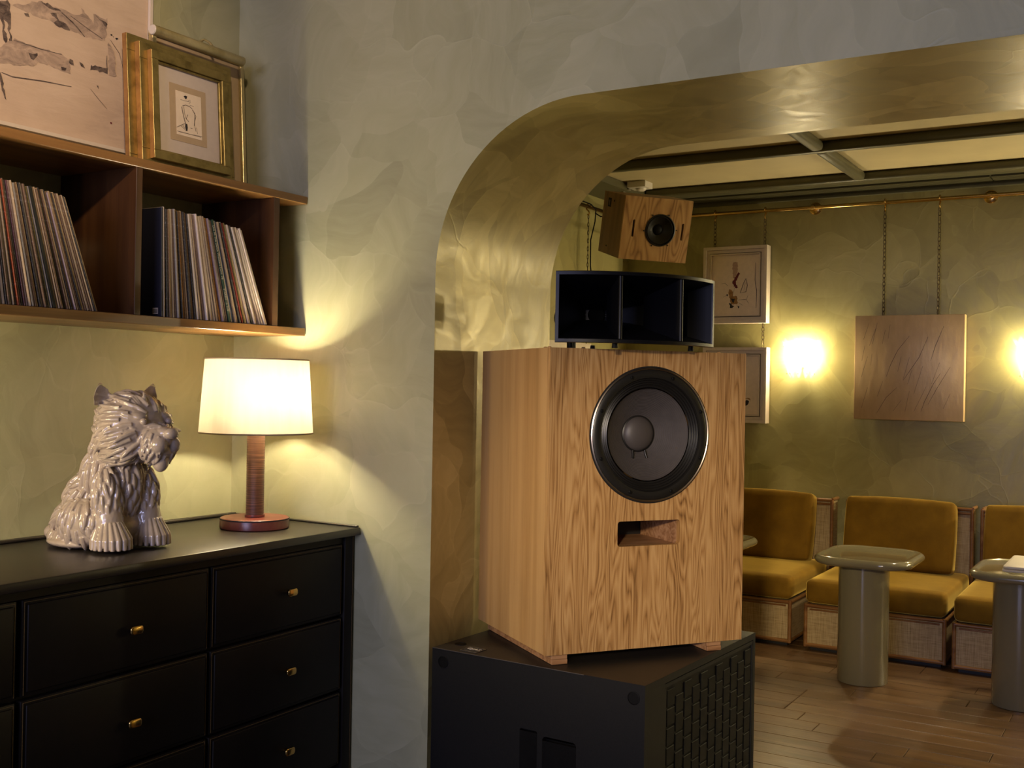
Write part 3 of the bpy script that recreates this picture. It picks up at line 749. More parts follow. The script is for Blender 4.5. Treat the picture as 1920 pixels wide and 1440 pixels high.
loc_art = [(k, wd, [(a-cy_+.216, b-cz_+.207) for a, b in pts]) for k, wd, pts in loc_art]
def strokes_local(items, parent, plane):
    keep = wm(parent); items = items
    by = {}
    for i, (k, wd, pts) in enumerate(items):
        bm = by.setdefault(k if k == 'line' else (k, i), B()); x = plane+.0003+.00002*i
        if k == 'line':
            L, R = [], []
            for j, p in enumerate(pts):
                a = Vector(pts[max(0, j-1)]); b = Vector(pts[min(len(pts)-1, j+1)]); t = (b-a).normalized(); nn = Vector((-t.y, t.x))*wd/2
                L.append(bm.verts.new((x, p[0]+nn.x, p[1]+nn.y))); R.append(bm.verts.new((x, p[0]-nn.x, p[1]-nn.y)))
            for j in range(len(pts)-1): bm.faces.new((L[j], L[j+1], R[j+1], R[j]))
        else: bm.faces.new([bm.verts.new((x, a, b)) for a, b in pts])
    for k, bm in by.items():
        q = k if k == 'line' else k[0]
        o = obj(ART_N[q], bm, ART_M[q], parent, local=True)
        if q == 'line': o['kind'] = 'stuff'
strokes_local(loc_art, fp, .0252)

# ------------------------------------------------------------------ dresser
ZT = .9855
XD = -2.266
dr = thing('dresser', 'long black leather-covered dresser with stitched drawers and small brass knobs', 'dresser', (-2.54, 1.9, 0))
Y0, Y1 = .995, YA-.006
bm = B(); box(bm, XL+.004, -2.241, Y0-.02, Y1, ZT-.0255, ZT, .005, 2); obj('dresser_top', bm, M['leather_top'], dr, smooth=.6)
bm = B()
box(bm, XL+.004, -2.247, Y1-.014, Y1-.001, ZT+.0002, ZT+.0055, .0022, 1); box(bm, XL+.03, XL+.052, Y0, Y1-.016, ZT+.0002, ZT+.010, .003, 1)
obj('top_rim', bm, M['leather_top'], dr, smooth=.6)
bm = B(); box(bm, XL+.012, XD-.028, Y0+.003, Y1-.004, .10, ZT-.026); obj('carcass', bm, M['leather'], dr)
bm = B(); box(bm, XL+.02, XD-.05, Y0+.03, Y1-.03, 0, .0995); obj('plinth', bm, M['leather'], dr)
for ya, yb in ((2.757, Y1-.002), (Y0, Y0+.036)):
    p = obj('corner_post', box(B(), XD-.0275, XD, ya, yb, .02, ZT-.026, .003, 2), M['leather'], dr, smooth=.6)
    obj('stitching', box(B(), XD, XD+.0007, yb-.006, yb-.0048, .03, ZT-.03), M['stitch'], p)
obj('top_rail', box(B(), XD-.0275, XD-.010, Y0+.037, 2.756, ZT-.050, ZT-.0262), M['leather'], dr)
cols = ((1.036, 1.591), (1.606, 2.180), (2.191, 2.750)); rows = ((.708, .934), (.469, .700), (.230, .461))
for (ya, yb) in cols:
    for (za, zb) in rows:
        bm = B(); box(bm, XD-.027, XD-.006, ya, yb, za, zb, .003, 2); box(bm, XD-.0059, XD, ya+.011, yb-.011, za+.010, zb-.010, .0035, 3)
        d = obj('drawer', bm, M['leather'], dr, smooth=.6)
        bm = B(); e = .0045
        for a in ((ya+e, yb-e, zb-e-.0012, zb-e), (ya+e, ya+e+.0012, za+e, zb-e-.0013), (yb-e-.0012, yb-e, za+e, zb-e-.0013)): box(bm, XD-.006, XD-.0049, *a)
        obj('stitching', bm, M['stitch'], d)
        yc, zc = (ya+yb)/2+.022, (za+zb)/2
        if yb < 2.5: yc, zc = (ya+yb)/2+.021, (za+zb)/2-.008
        bm = B(); rod(bm, (XD-.001, yc, zc), (XD+.014, yc, zc), .0065, .0075, 16)
        m = axes((XD+.014, yc, zc), (0, 1, 0), (0, 0, 1), (1, 0, 0))
        rr = []
        for z, s_ in ((0, .78), (.002, .94), (.006, 1), (.009, .93), (.0105, .75)):
            rr.append([m @ Vector((x*s_, y_*s_, z)) for x, y_ in rrect(.041, .0225, .008, 5)])
        loft(bm, rr); obj('knob', bm, M['brass'], d, smooth=.9)

# ------------------------------------------------------------------ table lamp
LX, LY = -2.496, 2.585
lm_ = thing('table_lamp', 'lit table lamp with cream drum shade, ringed wood column and round red leather base', 'lamp', (LX, LY, ZT))
mt = Matrix.Translation((LX, LY, ZT))
obj('lamp_base', lathe(B(), [(0, .0008), (.105, .0008), (.108, .003), (.108, .029), (.1065, .0325), (.104, .034), (.0, .034)], 72, mt), M['lamp_leather'], lm_, smooth=.5)
obj('base_seam', lathe(B(), [(.1082, .0285), (.1090, .030), (.1078, .0325), (.1072, .0318)], 72, mt), M['ink'], lm_, smooth=1)
obj('base_collar', lathe(B(), [(0, .0345), (.031, .0345), (.0315, .037), (.031, .0425), (0, .0425)], 40, mt), M['lamp_leather'], lm_, smooth=.5)
pr = [(0, .043)]
for k in range(61):
    z = .043+.262*k/60; pr += [(.0278+(.0008 if k % 2 else 0), z)]
pr += [(0, .306)]
obj('column', lathe(B(), pr, 40, mt), M['ringed'], lm_, smooth=.9)
bm = B(); rod(bm, (LX, LY, ZT+.306), (LX, LY, ZT+.345), .010)
for a in (0.4, 2.5, 4.6): rod(bm, (LX, LY, ZT+.525), (LX+.160*math.cos(a), LY+.160*math.sin(a), ZT+.527), .0018, seg=6)
rod(bm, (LX, LY, ZT+.345), (LX, LY, ZT+.53), .004)
fit = obj('shade_fitting', bm, M['brass_dark'], lm_)
sd = obj('lamp_shade', lathe(B(), [(.178, .301), (.170, .42), (.1622, .534)], 96, mt), M['shade'], lm_, smooth=2)
for pr in ([(.1785, .300), (.1792, .302), (.1785, .3045), (.1775, .302)], [(.1622, .532), (.1632, .534), (.1622, .5362), (.1612, .534)]):
    obj('shade_trim', lathe(B(), pr, 96, mt), M['kraft'], sd, smooth=2)
for dx, dy in ((.028, -.020), (.035, .055)):
    bm = B(); bmesh.ops.create_icosphere(bm, subdivisions=2, radius=.021, matrix=Matrix.Translation((LX+dx, LY+dy, ZT+.420)))
    obj('bulb', bm, M['lamp_bulb'], fit, smooth=3)
    bm = B(); rod(bm, (LX+dx, LY+dy, ZT+.365), (LX+dx, LY+dy, ZT+.398), .012); rod(bm, (LX, LY, ZT+.362), (LX+dx, LY+dy, ZT+.368), .004)
    obj('bulb_socket', bm, M['brass_dark'], fit)

# ------------------------------------------------------------------ subwoofer
SU = Vector((math.cos(math.radians(-2.4)), math.sin(math.radians(-2.4)), 0)); SV = Vector((-SU.y, SU.x, 0))
SO = Vector((-1.930, 2.772, 0)); SW, SD, SH = .722, .815, .646
ms = axes(SO, SU, SV, (0, 0, 1))
sb = thing('subwoofer', 'big matt black subwoofer box on the floor under the oak loudspeaker', 'speaker', matrix=ms)
GY0, GY1 = .125, .800
bm = B()
outer = [(0, 0), (SW, 0), (SW, SD), (0, SD)]
# shell: front with two port slots, right side recessed for the grille
ports = [rrect(.060, .50, .006, 3, .352, .262-.052), rrect(.112, .50, .012, 4, .455, .252-.052)]
plate_holes(bm, [(0, 0), (SW, 0), (SW, SH), (0, SH)], ports, 0, .02, axes((0, .02, 0), (1, 0, 0), (0, 0, 1), (0, -1, 0)))
box(bm, 0, SW, .0201, SD, SH-.02, SH); box(bm, 0, .02, .0201, SD, 0, SH-.0201); box(bm, .0201, SW, SD-.02, SD, 0, SH-.0201)
box(bm, SW-.02, SW, .0201, GY0, 0, SH-.0201); box(bm, SW-.02, SW, GY1, SD-.0201, 0, SH-.0201); box(bm, SW-.02, SW, GY0, GY1, 0, .03)
obj('cabinet', bm, M['black_paint'], sb, local=True)
bm = B(); box(bm, .001, SW-.001, .001, SD-.001, SH+.0001, SH+.0006); obj('top_skin', bm, M['black_top'], sb, local=True)
obj('front_edge', box(B(), .002, SW-.19, -.0012, .0012, SH-.0008, SH+.0010), M['cap_grey'], sb, local=True)
bm = B(); box(bm, .03, SW-.05, .16, .17, .03, SH-.03); obj('port_baffle', bm, M['black_plastic'], sb, local=True)
gr = obj('grille_panel', box(B(), SW-.021, SW-.006, GY0+.001, GY1-.001, .031, SH-.022), M['black_plastic'], sb, local=True)
bm = B(); ring_w = .012
for a in ((GY0+.002, GY1-.002, SH-.034, SH-.023), (GY0+.002, GY0+.012, .032, SH-.035), (GY1-.012, GY1-.002, .032, SH-.035)): box(bm, SW-.0058, SW-.001, a[0], a[1], a[2], a[3])
obj('grille_frame', bm, M['black_paint'], sb, local=True)
TW, TH = .0585, .0545
bm = B(); box(bm, -.004, .0, .0035, TW-.0035, .003, TH-.003, .0015, 1)
tme = bpy.data.meshes.new('grille_tile'); bmesh.ops.recalc_face_normals(bm, faces=bm.faces); bm.to_mesh(tme); bm.free(); tme.materials.append(M['black_plastic'])
for k in range(11):
    for j in range(11):
        z = SH-.042-TH*(j+1)-(TH*.5 if k % 2 else 0)
        if z < .034: continue
        o = bpy.data.objects.new('grille_tile', tme); COL.objects.link(o); o.parent = gr; o.location = (SW-.0018, GY0+.016+TW*k, z)
for x, z in ((.042, .608), (SW-.034, .608), (.042, .06), (SW-.034, .06)):
    m = axes((x, -.0002, z), (1, 0, 0), (0, 0, 1), (0, -1, 0))
    obj('corner_plug', lathe(B(), [(.0185, -.001), (.0185, .0012), (.0165, .0016), (.0160, .0004), (0, .0004)], 28, m), M['black_plastic'], sb, local=True, smooth=.5)
m = axes((.045, .085, SH+.0007), (1, 0, 0), (0, 1, 0), (0, 0, 1))
obj('top_plug', lathe(B(), [(.0185, -.0005), (.0185, .0012), (.0165, .0016), (.0160, .0004), (0, .0004)], 28, m), M['black_plastic'], sb, local=True, smooth=.5)
pb = obj('maker_plate', box(B(), .089, .152, .016, .072, SH+.0007, SH+.0022, .0004, 1), M['ink'], sb, local=True)
bm = B()
for a in ((.090, .151, .017, .0185), (.090, .151, .0695, .071), (.090, .0915, .0186, .0694), (.1495, .151, .0186, .0694)): box(bm, a[0], a[1], a[2], a[3], SH+.0023, SH+.0028)
obj('plate_border', bm, M['silver'], pb, local=True)
text('OJAS', .0215, M['cream'], axes((.1205, .050, SH+.0026), (1, 0, 0), (.25, .97, 0), (0, 0, 1)), pb)

# ------------------------------------------------------------------ oak loudspeaker
CU = Vector((.591, .807, 0)).normalized(); CN = Vector((CU.y, -CU.x, 0))      # along the face, out of the face
CO = Vector((-1.529, 2.760, .6478)); CW, CH, CD = .668, .885, .532
mc = axes(CO, CU, (0, 0, 1), CN)           # local: x along the face, y up, z out of the face
mc = axes(CO, CU, -CN, (0, 0, 1))          # local: x along the face, y into the cabinet, z up
FT = .030                                  # runner height
sp = thing('loudspeaker', 'large oak veneered loudspeaker cabinet with one big black woofer', 'speaker', matrix=mc)
zc = FT
DX, DZ = .333, FT+.634
face = axes((0, 0, 0), (1, 0, 0), (0, 0, 1), (0, -1, 0))     # x, z, out
bm = B()
port = rrect(.213, .0745, .009, 4, .334, FT+.341)
plate_holes(bm, [(0, FT), (CW, FT), (CW, FT+CH), (0, FT+CH)], [circle(.199, 72, DX, DZ), port], -.02, 0, face)
obj('front_baffle', bm, M['oak_face'], sp, local=True, smooth=.5)
bm = B(); box(bm, 0, .02, .0201, CD, FT, FT+CH); obj('side_panel', bm, M['oak_side'], sp, local=True)
bm = B(); box(bm, CW-.02, CW, .0201, CD, FT, FT+CH); obj('side_panel', bm, M['oak_side'], sp, local=True)
bm = B(); box(bm, .0201, CW-.0201, .0201, CD, FT+CH-.02, FT+CH-.0002); obj('top_panel', bm, M['oak_side'], sp, local=True)
bm = B(); box(bm, .0201, CW-.0201, .0201, CD, FT, FT+.02); obj('bottom_panel', bm, M['oak_side'], sp, local=True)
bm = B(); box(bm, .0201, CW-.0201, CD-.02, CD-.0002, FT+.0201, FT+CH-.0201); obj('back_panel', bm, M['oak_side'], sp, local=True)
bm = B()
xa, xb, za, zb = .334-.1065, .334+.1065, FT+.341-.0373, FT+.341+.0373
for a in ((xa-.012, xa-.0002, za-.012, zb+.012), (xb+.0002, xb+.012, za-.012, zb+.012)): box(bm, a[0], a[1], .0203, .24, a[2], a[3])
for a in ((xa, xb, za-.012, za-.0002), (xa, xb, zb+.0002, zb+.012)): box(bm, a[0], a[1], .0203, .24, a[2], a[3])
obj('port_lining', bm, M['edge_ply'], sp, local=True)
obj('port_back', box(B(), xa, xb, .241, .245, za, zb), M['seam'], sp, local=True)
for x0 in (.026, .551):
    bm = B(); box(bm, x0, x0+.050, .012, CD-.02, .0145, FT-.0004, .0008, 1); box(bm, x0, x0+.050, .010, CD-.02, 0, .0140, .0008, 1)
    obj('runner', bm, M['edge_ply'], sp, local=True)
for x, y_ in ((.02, .05), (.03, .10), (.12, .03), (.60, .05)):
    obj('screw', lathe(B(), [(.006, 0), (.006, .003), (.004, .005), (0, .005)], 14, Matrix.Translation((x, y_, FT+CH))), M['oak_side'], sp, local=True, smooth=.6)
# woofer
md = axes((DX, 0, DZ), (1, 0, 0), (0, 0, 1), (0, -1, 0))
wf = obj('woofer', lathe(B(), [(.1925, -.004), (.1945, .0035), (.189, .007), (.176, .0075), (.170, .006), (.168, -.002)], 96, md), M['rubber'], sp, local=True, smooth=.8)
obj('trim_ring', lathe(B(), [(.1955, .0005), (.2005, .0006), (.2005, .004), (.1975, .006), (.1952, .0045)], 96, md), M['silver'], wf, local=True, smooth=.8)
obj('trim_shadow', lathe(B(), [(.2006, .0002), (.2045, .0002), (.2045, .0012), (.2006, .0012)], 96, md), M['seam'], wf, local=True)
pr = []
for k in range(9): pr.append((.168-.0022*k*1.55, -.002+(.0035 if k % 2 else 0)-.0012*k))
obj('surround', lathe(B(), pr, 96, md), M['rubber'], wf, local=True, smooth=.6)
pr = []
r0, r1 = .1375, .050
for k in range(81):
    q = k/80; rad = r0+(r1-r0)*q
    pr.append((rad, -.012-.070*(q**.85)+.00075*math.sin(q*2*PI*20)))
obj('cone', lathe(B(), pr, 96, md), M['cone_paper'], wf, local=True, smooth=2)
obj('dust_cap', lathe(B(), [(.052, -.082), (.0525, -.076), (.0515, -.072), (.044, -.064), (.032, -.058), (.016, -.0545), (0, -.0535)], 64, md), M['cap_grey'], wf, local=True, smooth=1)
obj('cap_ring', lathe(B(), [(.0505, -.076), (.0555, -.077), (.0555, -.0735), (.0515, -.0715)], 64, md), M['rubber'], wf, local=True, smooth=1)
for sx in (-.021, .021):
    bm = B(); tube(bm, [md @ Vector((sx, -.051, -.070)), md @ Vector((sx*1.05, -.064, -.066)), md @ Vector((sx*1.15, -.074, -.062))], .004, 8); obj('tinsel_lead', bm, M['rubber'], wf, local=True, smooth=1)
for k in range(8):
    a = 2*PI*(k+.5)/8
    obj('woofer_bolt', lathe(B(), [(.0055, 0), (.0055, .0035), (.004, .0045), (0, .0045)], 8, md @ Matrix.Translation((.1825*math.cos(a), .1825*math.sin(a), .0070))), M['black_plastic'], wf, local=True)

# ------------------------------------------------------------------ horn on top
HB = CO.z+FT+CH                                    # top of the cabinet
ho = thing('horn', 'wide black curved horn with two vertical fins on top of the oak loudspeaker', 'horn', matrix=axes(CO+Vector((0, 0, FT+CH))+CU*.262, CU, -CN, (0, 0, 1)))
# local: x along, y back, z up; arc centre at (0, yc)
RH = .405; AP = -.125; ycn = AP+RH; pm = math.asin(.262/RH)
ZB, ZTOP = .013, .217; ZM = (ZB+ZTOP)/2; HH = (ZTOP-ZB)/2
def hp(ph, rho, z): return Vector((rho*math.sin(ph), ycn-rho*math.cos(ph), z))
def hgt(q): return .016+(HH-.012-.016)*q**1.5
NP, NQ = 25, 12
bm = B(); R0 = .05
def grid(fn, nu, nv):
    vs = [[bm.verts.new(fn(i/(nu-1), j/(nv-1))) for j in range(nv)] for i in range(nu)]
    for i in range(nu-1):
        for j in range(nv-1): bm.faces.new((vs[i][j], vs[i+1][j], vs[i+1][j+1], vs[i][j+1]))
    return vs
PH = pm-.028
for s_ in (1, -1): grid(lambda a, q: hp(-PH+2*PH*a, R0+(RH-R0)*q, ZM+s_*hgt(q)), NP, NQ)
for s_ in (1, -1): grid(lambda a, q: hp(s_*PH, R0+(RH-R0)*q, ZM+(2*a-1)*hgt(q)), 9, NQ)
grid(lambda a, q: hp(-PH+2*PH*a, R0, ZM+(2*q-1)*hgt(0)), NP, 3)
bmesh.ops.remove_doubles(bm, verts=bm.verts, dist=1e-5)
obj('horn_mouth', bm, M['horn_black'], ho, local=True, smooth=.6)
bm = B()
def oh(q): return .030+(HH-.030)*q**1.35
for s_ in (1, -1): grid(lambda a, q: hp(-pm+2*pm*a, .025+(RH-.025)*q, ZM+s_*oh(q)), NP, NQ)
for s_ in (1, -1): grid(lambda a, q: hp(s_*pm, .025+(RH-.025)*q, ZM+(2*a-1)*oh(q)), 9, NQ)
grid(lambda a, q: hp(-pm+2*pm*a, .025, ZM+(2*q-1)*oh(0)), NP, 3)
bmesh.ops.remove_doubles(bm, verts=bm.verts, dist=1e-5)
obj('horn_shell', bm, M['horn_black'], ho, local=True, smooth=.6)
bm = B()
# rim: closed band around the mouth
def rim_pts(hh, p, rho):
    out = []
    for k in range(NP): out.append(hp(-p+2*p*k/(NP-1), rho, ZM+hh))
    for k in range(1, 8): out.append(hp(p, rho, ZM+hh-2*hh*k/8))
    for k in range(NP): out.append(hp(p-2*p*k/(NP-1), rho, ZM-hh))
    for k in range(1, 8): out.append(hp(-p, rho, ZM-hh+2*hh*k/8))
    return out
loft(bm, [rim_pts(HH-.012, PH, RH-.001), rim_pts(HH-.011, PH+.003, RH+.004), rim_pts(HH-.002, pm-.002, RH+.005), rim_pts(HH, pm+.002, RH), rim_pts(HH-.001, pm, RH-.012)], caps=False)
obj('horn_rim', bm, M['horn_black'], ho, local=True, smooth=1)
for ph in (-.245, .258):
    bm = B(); prof_ = []
    hh = HH-.013
    c = hp(ph, RH-.004, ZM); c2 = hp(ph, RH*.62, ZM); t_ = Vector((math.cos(ph), math.sin(ph), 0))
    ringsf = []
    for z in (-1, 1):
        pts = [c2-t_*.0035, c2+t_*.0035]
        for k in range(9):
            a = PI*k/8; pts.append(c+t_*(.0065*math.cos(a))+(c-c2).normalized()*(.0065*math.sin(a)))
        hz = hh if z > 0 else -hh
        ringsf.append([Vector((p.x, p.y, ZM+(hgt(.55) if i < 2 else hh)*z)) for i, p in enumerate(pts)])
    loft(bm, ringsf); obj('horn_fin', bm, M['horn_black'], ho, local=True, smooth=.6)
for x, y_ in ((-.17, .06), (-.10, -.085), (.18, -.04), (0, .25)):
    bm = B(); rod(bm, (x, y_, .0005), (x, y_, .020), .009, .007, 12); obj('horn_foot', bm, M['black_plastic'], ho, local=True)
bm = B(); rod(bm, (0, .225, ZM), (0, .385, ZM), .026, .026, 24); rod(bm, (0, .386, ZM), (0, .44, ZM), .048, .048, 32); rod(bm, (0, .405, .0005), (0, .405, ZM-.049), .015)
obj('horn_driver', bm, M['black_plastic'], ho, local=True, smooth=.6)

# ------------------------------------------------------------------ hanging speaker in the lounge corner
RB = Matrix(((.6848, -.7044, .1867), (.7284, .6693, -.1466), (-.0217, .2364, .9714)))
mb = Matrix.Translation((-2.4501, 5.5976, 2.3237)) @ RB.to_4x4() @ Matrix.Translation((-.2, 0, -.1723))
BW, BD, BH = .40, .3376, .3446
hs = thing('hanging_speaker', 'small oak bookshelf speaker tilted down from the lounge ceiling corner', 'speaker', matrix=mb)
bm = B(); face = axes((0, 0, 0), (1, 0, 0), (0, 0, 1), (0, -1, 0))
plate_holes(bm, [(0, 0), (BW, 0), (BW, BH), (0, BH)], [circle(.089, 48, .2235, .1705), rrect(.0125, .094, .006, 5, .0655, .171), rrect(.0125, .094, .006, 5, .3565, .171)], -.016, 0, face)
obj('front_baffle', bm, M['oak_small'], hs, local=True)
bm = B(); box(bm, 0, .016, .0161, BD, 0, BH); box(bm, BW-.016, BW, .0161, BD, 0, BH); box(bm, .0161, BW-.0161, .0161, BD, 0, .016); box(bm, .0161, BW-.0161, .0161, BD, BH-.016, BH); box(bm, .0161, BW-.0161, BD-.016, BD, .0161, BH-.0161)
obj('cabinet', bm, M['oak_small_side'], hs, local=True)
obj('slot_back', box(B(), .03, BW-.03, .09, .093, .03, BH-.03), M['seam'], hs, local=True)
md = axes((.2235, -.001, .1705), (1, 0, 0), (0, 0, 1), (0, -1, 0))
dv = obj('driver', lathe(B(), [(.089, -.002), (.089, .002), (.084, .0035), (.080, -.004), (.074, -.001), (.068, -.008), (.035, -.032), (.030, -.034)], 56, md), M['rubber'], hs, local=True, smooth=.6)
obj('dust_cap', lathe(B(), [(.031, -.034), (.022, -.026), (.010, -.0225), (0, -.022)], 40, md), M['black_plastic'], dv, local=True, smooth=1)
for k in range(6):
    a = 2*PI*(k+.08)/6
    obj('bolt', lathe(B(), [(.0042, 0), (.0042, .002), (.002, .003), (0, .003)], 10, md @ Matrix.Translation((.0955*math.cos(a), .0955*math.sin(a), .0012))), M['seam'], hs, local=True)
obj('side_badge', box(B(), -.002, -.0002, .215, .262, .262, .312, .0006, 1), M['black_plastic'], hs, local=True)
obj('badge_mark', box(B(), -.0026, -.0021, .229, .248, .272, .300), M['cap_grey'], hs, local=True)
for y_, z in ((.17, .30), (.215, .045)):
    obj('side_bolt', lathe(B(), [(.005, 0), (.005, .0022), (.003, .003), (0, .003)], 10, axes((0, y_, z), (0, 0, 1), (0, 1, 0), (-1, 0, 0))), M['seam'], hs, local=True)
# ceiling bracket
top = mb @ Vector((.20, BD, .17)); top2 = mb @ Vector((.20, BD+.05, .17))
bm = B(); rod(bm, top, top2, .03); tube(bm, [top2, (-3.19, 7.06, 2.475), (-3.21, YW-.005, 2.475)], .014, 10); lathe(bm, [(0, 0), (.045, 0), (.045, .006), (0, .008)], 20, axes((-3.21, YW-.001, 2.475), (1, 0, 0), (0, 0, 1), (0, -1, 0)))
obj('wall_bracket', bm, M['bracket_metal'], hs)
ds = thing('ceiling_sensor', 'small white box on the lounge ceiling just above the hanging speaker', 'sensor', (-2.99, 6.60, 2.80))
bm = B(); box(bm, -3.075, -2.945, 6.54, 6.66, 2.757, 2.799, .004, 2); obj('housing', bm, M['white_plastic'], ds, smooth=.6)
bm = B(); lathe(bm, [(0, -.018), (.022, -.016), (.034, -.006), (.036, 0)], 28, Matrix.Translation((-3.0, 6.60, 2.7565))); obj('lens', bm, M['white_plastic'], ds, smooth=1)
bm = B(); box(bm, -3.125, -3.08, 6.585, 6.615, 2.752, 2.758); box(bm, -3.125, -3.119, 6.585, 6.615, 2.73, 2.7515); obj('mounting_tab', bm, M['bracket_metal'], ds)

# ------------------------------------------------------------------ brass picture rail, chains, pictures of the lounge
YR, ZR = 7.19, 2.655
def rail(name, label, p0, p1, brackets, wallpt, rad, mat):
    t = thing(name, label, 'rail', ((Vector(p0)+Vector(p1))/2))
    bm = B(); rod(bm, p0, p1, rad, seg=20); obj('rod', bm, mat, t, smooth=.6)
    for b in brackets:
        b = Vector(b); q = wallpt(b); d = (q-b).normalized()
        bm = B(); rod(bm, b+d*rad*.6, q-d*.004, .008); obj('bracket_arm', bm, mat, t, smooth=.6)
        m = frame_to(q, b)[0]; m = Matrix.Translation(q) @ m
        obj('bracket_rose', lathe(B(), [(0, .0003), (.041, .0003), (.041, .004), (.032, .010), (.012, .013), (0, .013)], 28, m), mat, t, smooth=.8)
        bm = B(); lathe(bm, [(rad+.001, -.012), (rad+.004, -.010), (rad+.004, .010), (rad+.001, .012)], 18, Matrix.Translation(b) @ frame_to(p0, p1)[0]); obj('bracket_clamp', bm, mat, t, smooth=.8)
    return t
rail('picture_rail', 'long polished brass picture rail along the far lounge wall', (XF+.05, YR, ZR), (3.2, YR, ZR), [(x, YR, ZR+.001) for x in (-3.1, -2.036, -.966, .1, 1.17, 2.24)], lambda b: Vector((b.x, YW, b.z)), .0125, M['brass'])
rail('picture_rail', 'short dull rail on the end wall of the lounge, left of the hanging speaker', (XF+.06, 4.2, 2.645), (XF+.06, 7.13, 2.645), [(XF+.06, y_, 2.645) for y_ in (4.6, 5.75, 6.9)], lambda b: Vector((XF, b.y, b.z)), .0125, M['brass_dark'])
link_me = None
def chain(x, y, z0, z1, label, group, hook=True, along=(1, 0, 0)):
    t = thing('chain', label, 'chain', (x, y, z1), group=group)
    a = Vector(along); b = Vector((-a.y, a.x, 0))
    z = z0-(.055 if hook else 0)
    if hook:
        bm = B(); pts = []
        for k in range(10):
            an = PI*1.15*k/9-.2; pts.append(Vector((x, y, z0))+b*(.0185*math.cos(an))+Vector((0, 0, .0185*math.sin(an))))
        pts = pts[::-1]+[Vector((x, y, z0-.020))-b*-.014, Vector((x, y, z0-.032)), Vector((x, y, z0-.046))-b*.008, Vector((x, y, z0-.058)), Vector((x, y, z0-.052))+b*.008]
        tube(bm, pts, .0052, 6); obj('hook', bm, M['brass'], t, smooth=2)
    n = max(2, int(round((z-z1)/.0265))); p = (z-z1)/n; bm = B()
    for k in range(n):
        c = Vector((x, y, z-p*(k+.5))); s_ = a if k % 2 else b
        s_ = (s_*.8+(b if k % 2 else a)*.45).normalized()
        L = p*.5+.0045; pts = []
        for j in range(10):
            an = 2*PI*j/10; pts.append(c+s_*(.0078*math.cos(an))+Vector((0, 0, L*math.sin(an))))
        tube(bm, pts, .0025, 4, closed=True)
    o = obj('links', bm, M['chain_metal'], t, smooth=2); o['kind'] = 'stuff'
    return t
# framed pictures
def far_picture(x0, x1, z0, z1, label, art, group=None, inset=.034):
    t = thing('framed_picture', label, 'picture', ((x0+x1)/2, 7.2, z0), group=group)
    ya, yb = 7.160, 7.235
    bm = B(); W_ = .022
    def rg(x0, x1, z0, z1, w_, ya, yb):
        box(bm, x0, x1, ya, yb, z0, z0+w_, .001, 1); box(bm, x0, x1, ya, yb, z1-w_, z1, .001, 1)
        box(bm, x0, x0+w_, ya, yb, z0+w_, z1-w_, .001, 1); box(bm, x1-w_, x1, ya, yb, z0+w_, z1-w_, .001, 1)
    rg(x0, x1, z0, z1, .021, ya, yb); obj('frame', bm, M['white_frame'], t)
    bm = B(); e = .0215; rg(x0+e, x1-e, z0+e, z1-e, .022, ya+.014, yb-.012); obj('frame_step', bm, M['white_frame'], t)
    bm = B(); e = .048; rg(x0+e, x1-e, z0+e, z1-e, .008, ya+.006, yb-.014); obj('inner_slip', bm, M['white_frame'], t)
    obj('backing', box(B(), x0+.022, x1-.022, 7.2245, 7.232, z0+.022, z1-.022), M['kraft'], t)
    obj('art_paper', box(B(), x0+.057, x1-.057, 7.184, 7.190, z0+.057, z1-.057), M['paper'], t)
    if art: strokes(art, 7.184, 'y', t, ART_M, ART_N)
    return t
P1 = far_picture(-2.779, -2.330, 1.901, 2.423, 'white framed abstract ink painting with a red brush mark, hung on two chains', BIRD_ART)
P2 = far_picture(-2.772, -2.322, 1.229, 1.738, 'white framed picture hanging below another, half hidden by the oak loudspeaker', BLOB_ART)
chain(-2.708, YR, ZR+.003, 2.424, 'left chain holding the upper white framed picture', None)
chain(-2.357, YR, ZR+.003, 2.424, 'right chain holding the upper white framed picture', None)
chain(-2.362, 7.20, 1.900, 1.739, 'short chain linking the two white framed pictures at their right', None, hook=False)
chain(-2.74, 7.20, 1.900, 1.739, 'short chain linking the two white framed pictures, hidden behind the horn', None, hook=False)
fb = thing('fabric_panel', 'square bronze satin fabric panel with fine dark scratches hung between the wall sconces', 'panel', (-1.42, 7.2, 1.28))
bm = B(); box(bm, -1.749, -1.090, 7.172, 7.236, 1.279, 1.9375, .004, 2)
obj('fabric', bm, M['satin'], fb, smooth=.6)
strokes(FABRIC_ART, 7.172, 'y', fb, {'line': M['fine_line']}, {'line': 'stitched_scratches'}, lift=.0004)
chain(-1.578, YR, ZR+.003, 1.938, 'left long chain holding the bronze fabric panel', None)
chain(-1.250, YR, ZR+.003, 1.938, 'right long chain holding the bronze fabric panel', None)
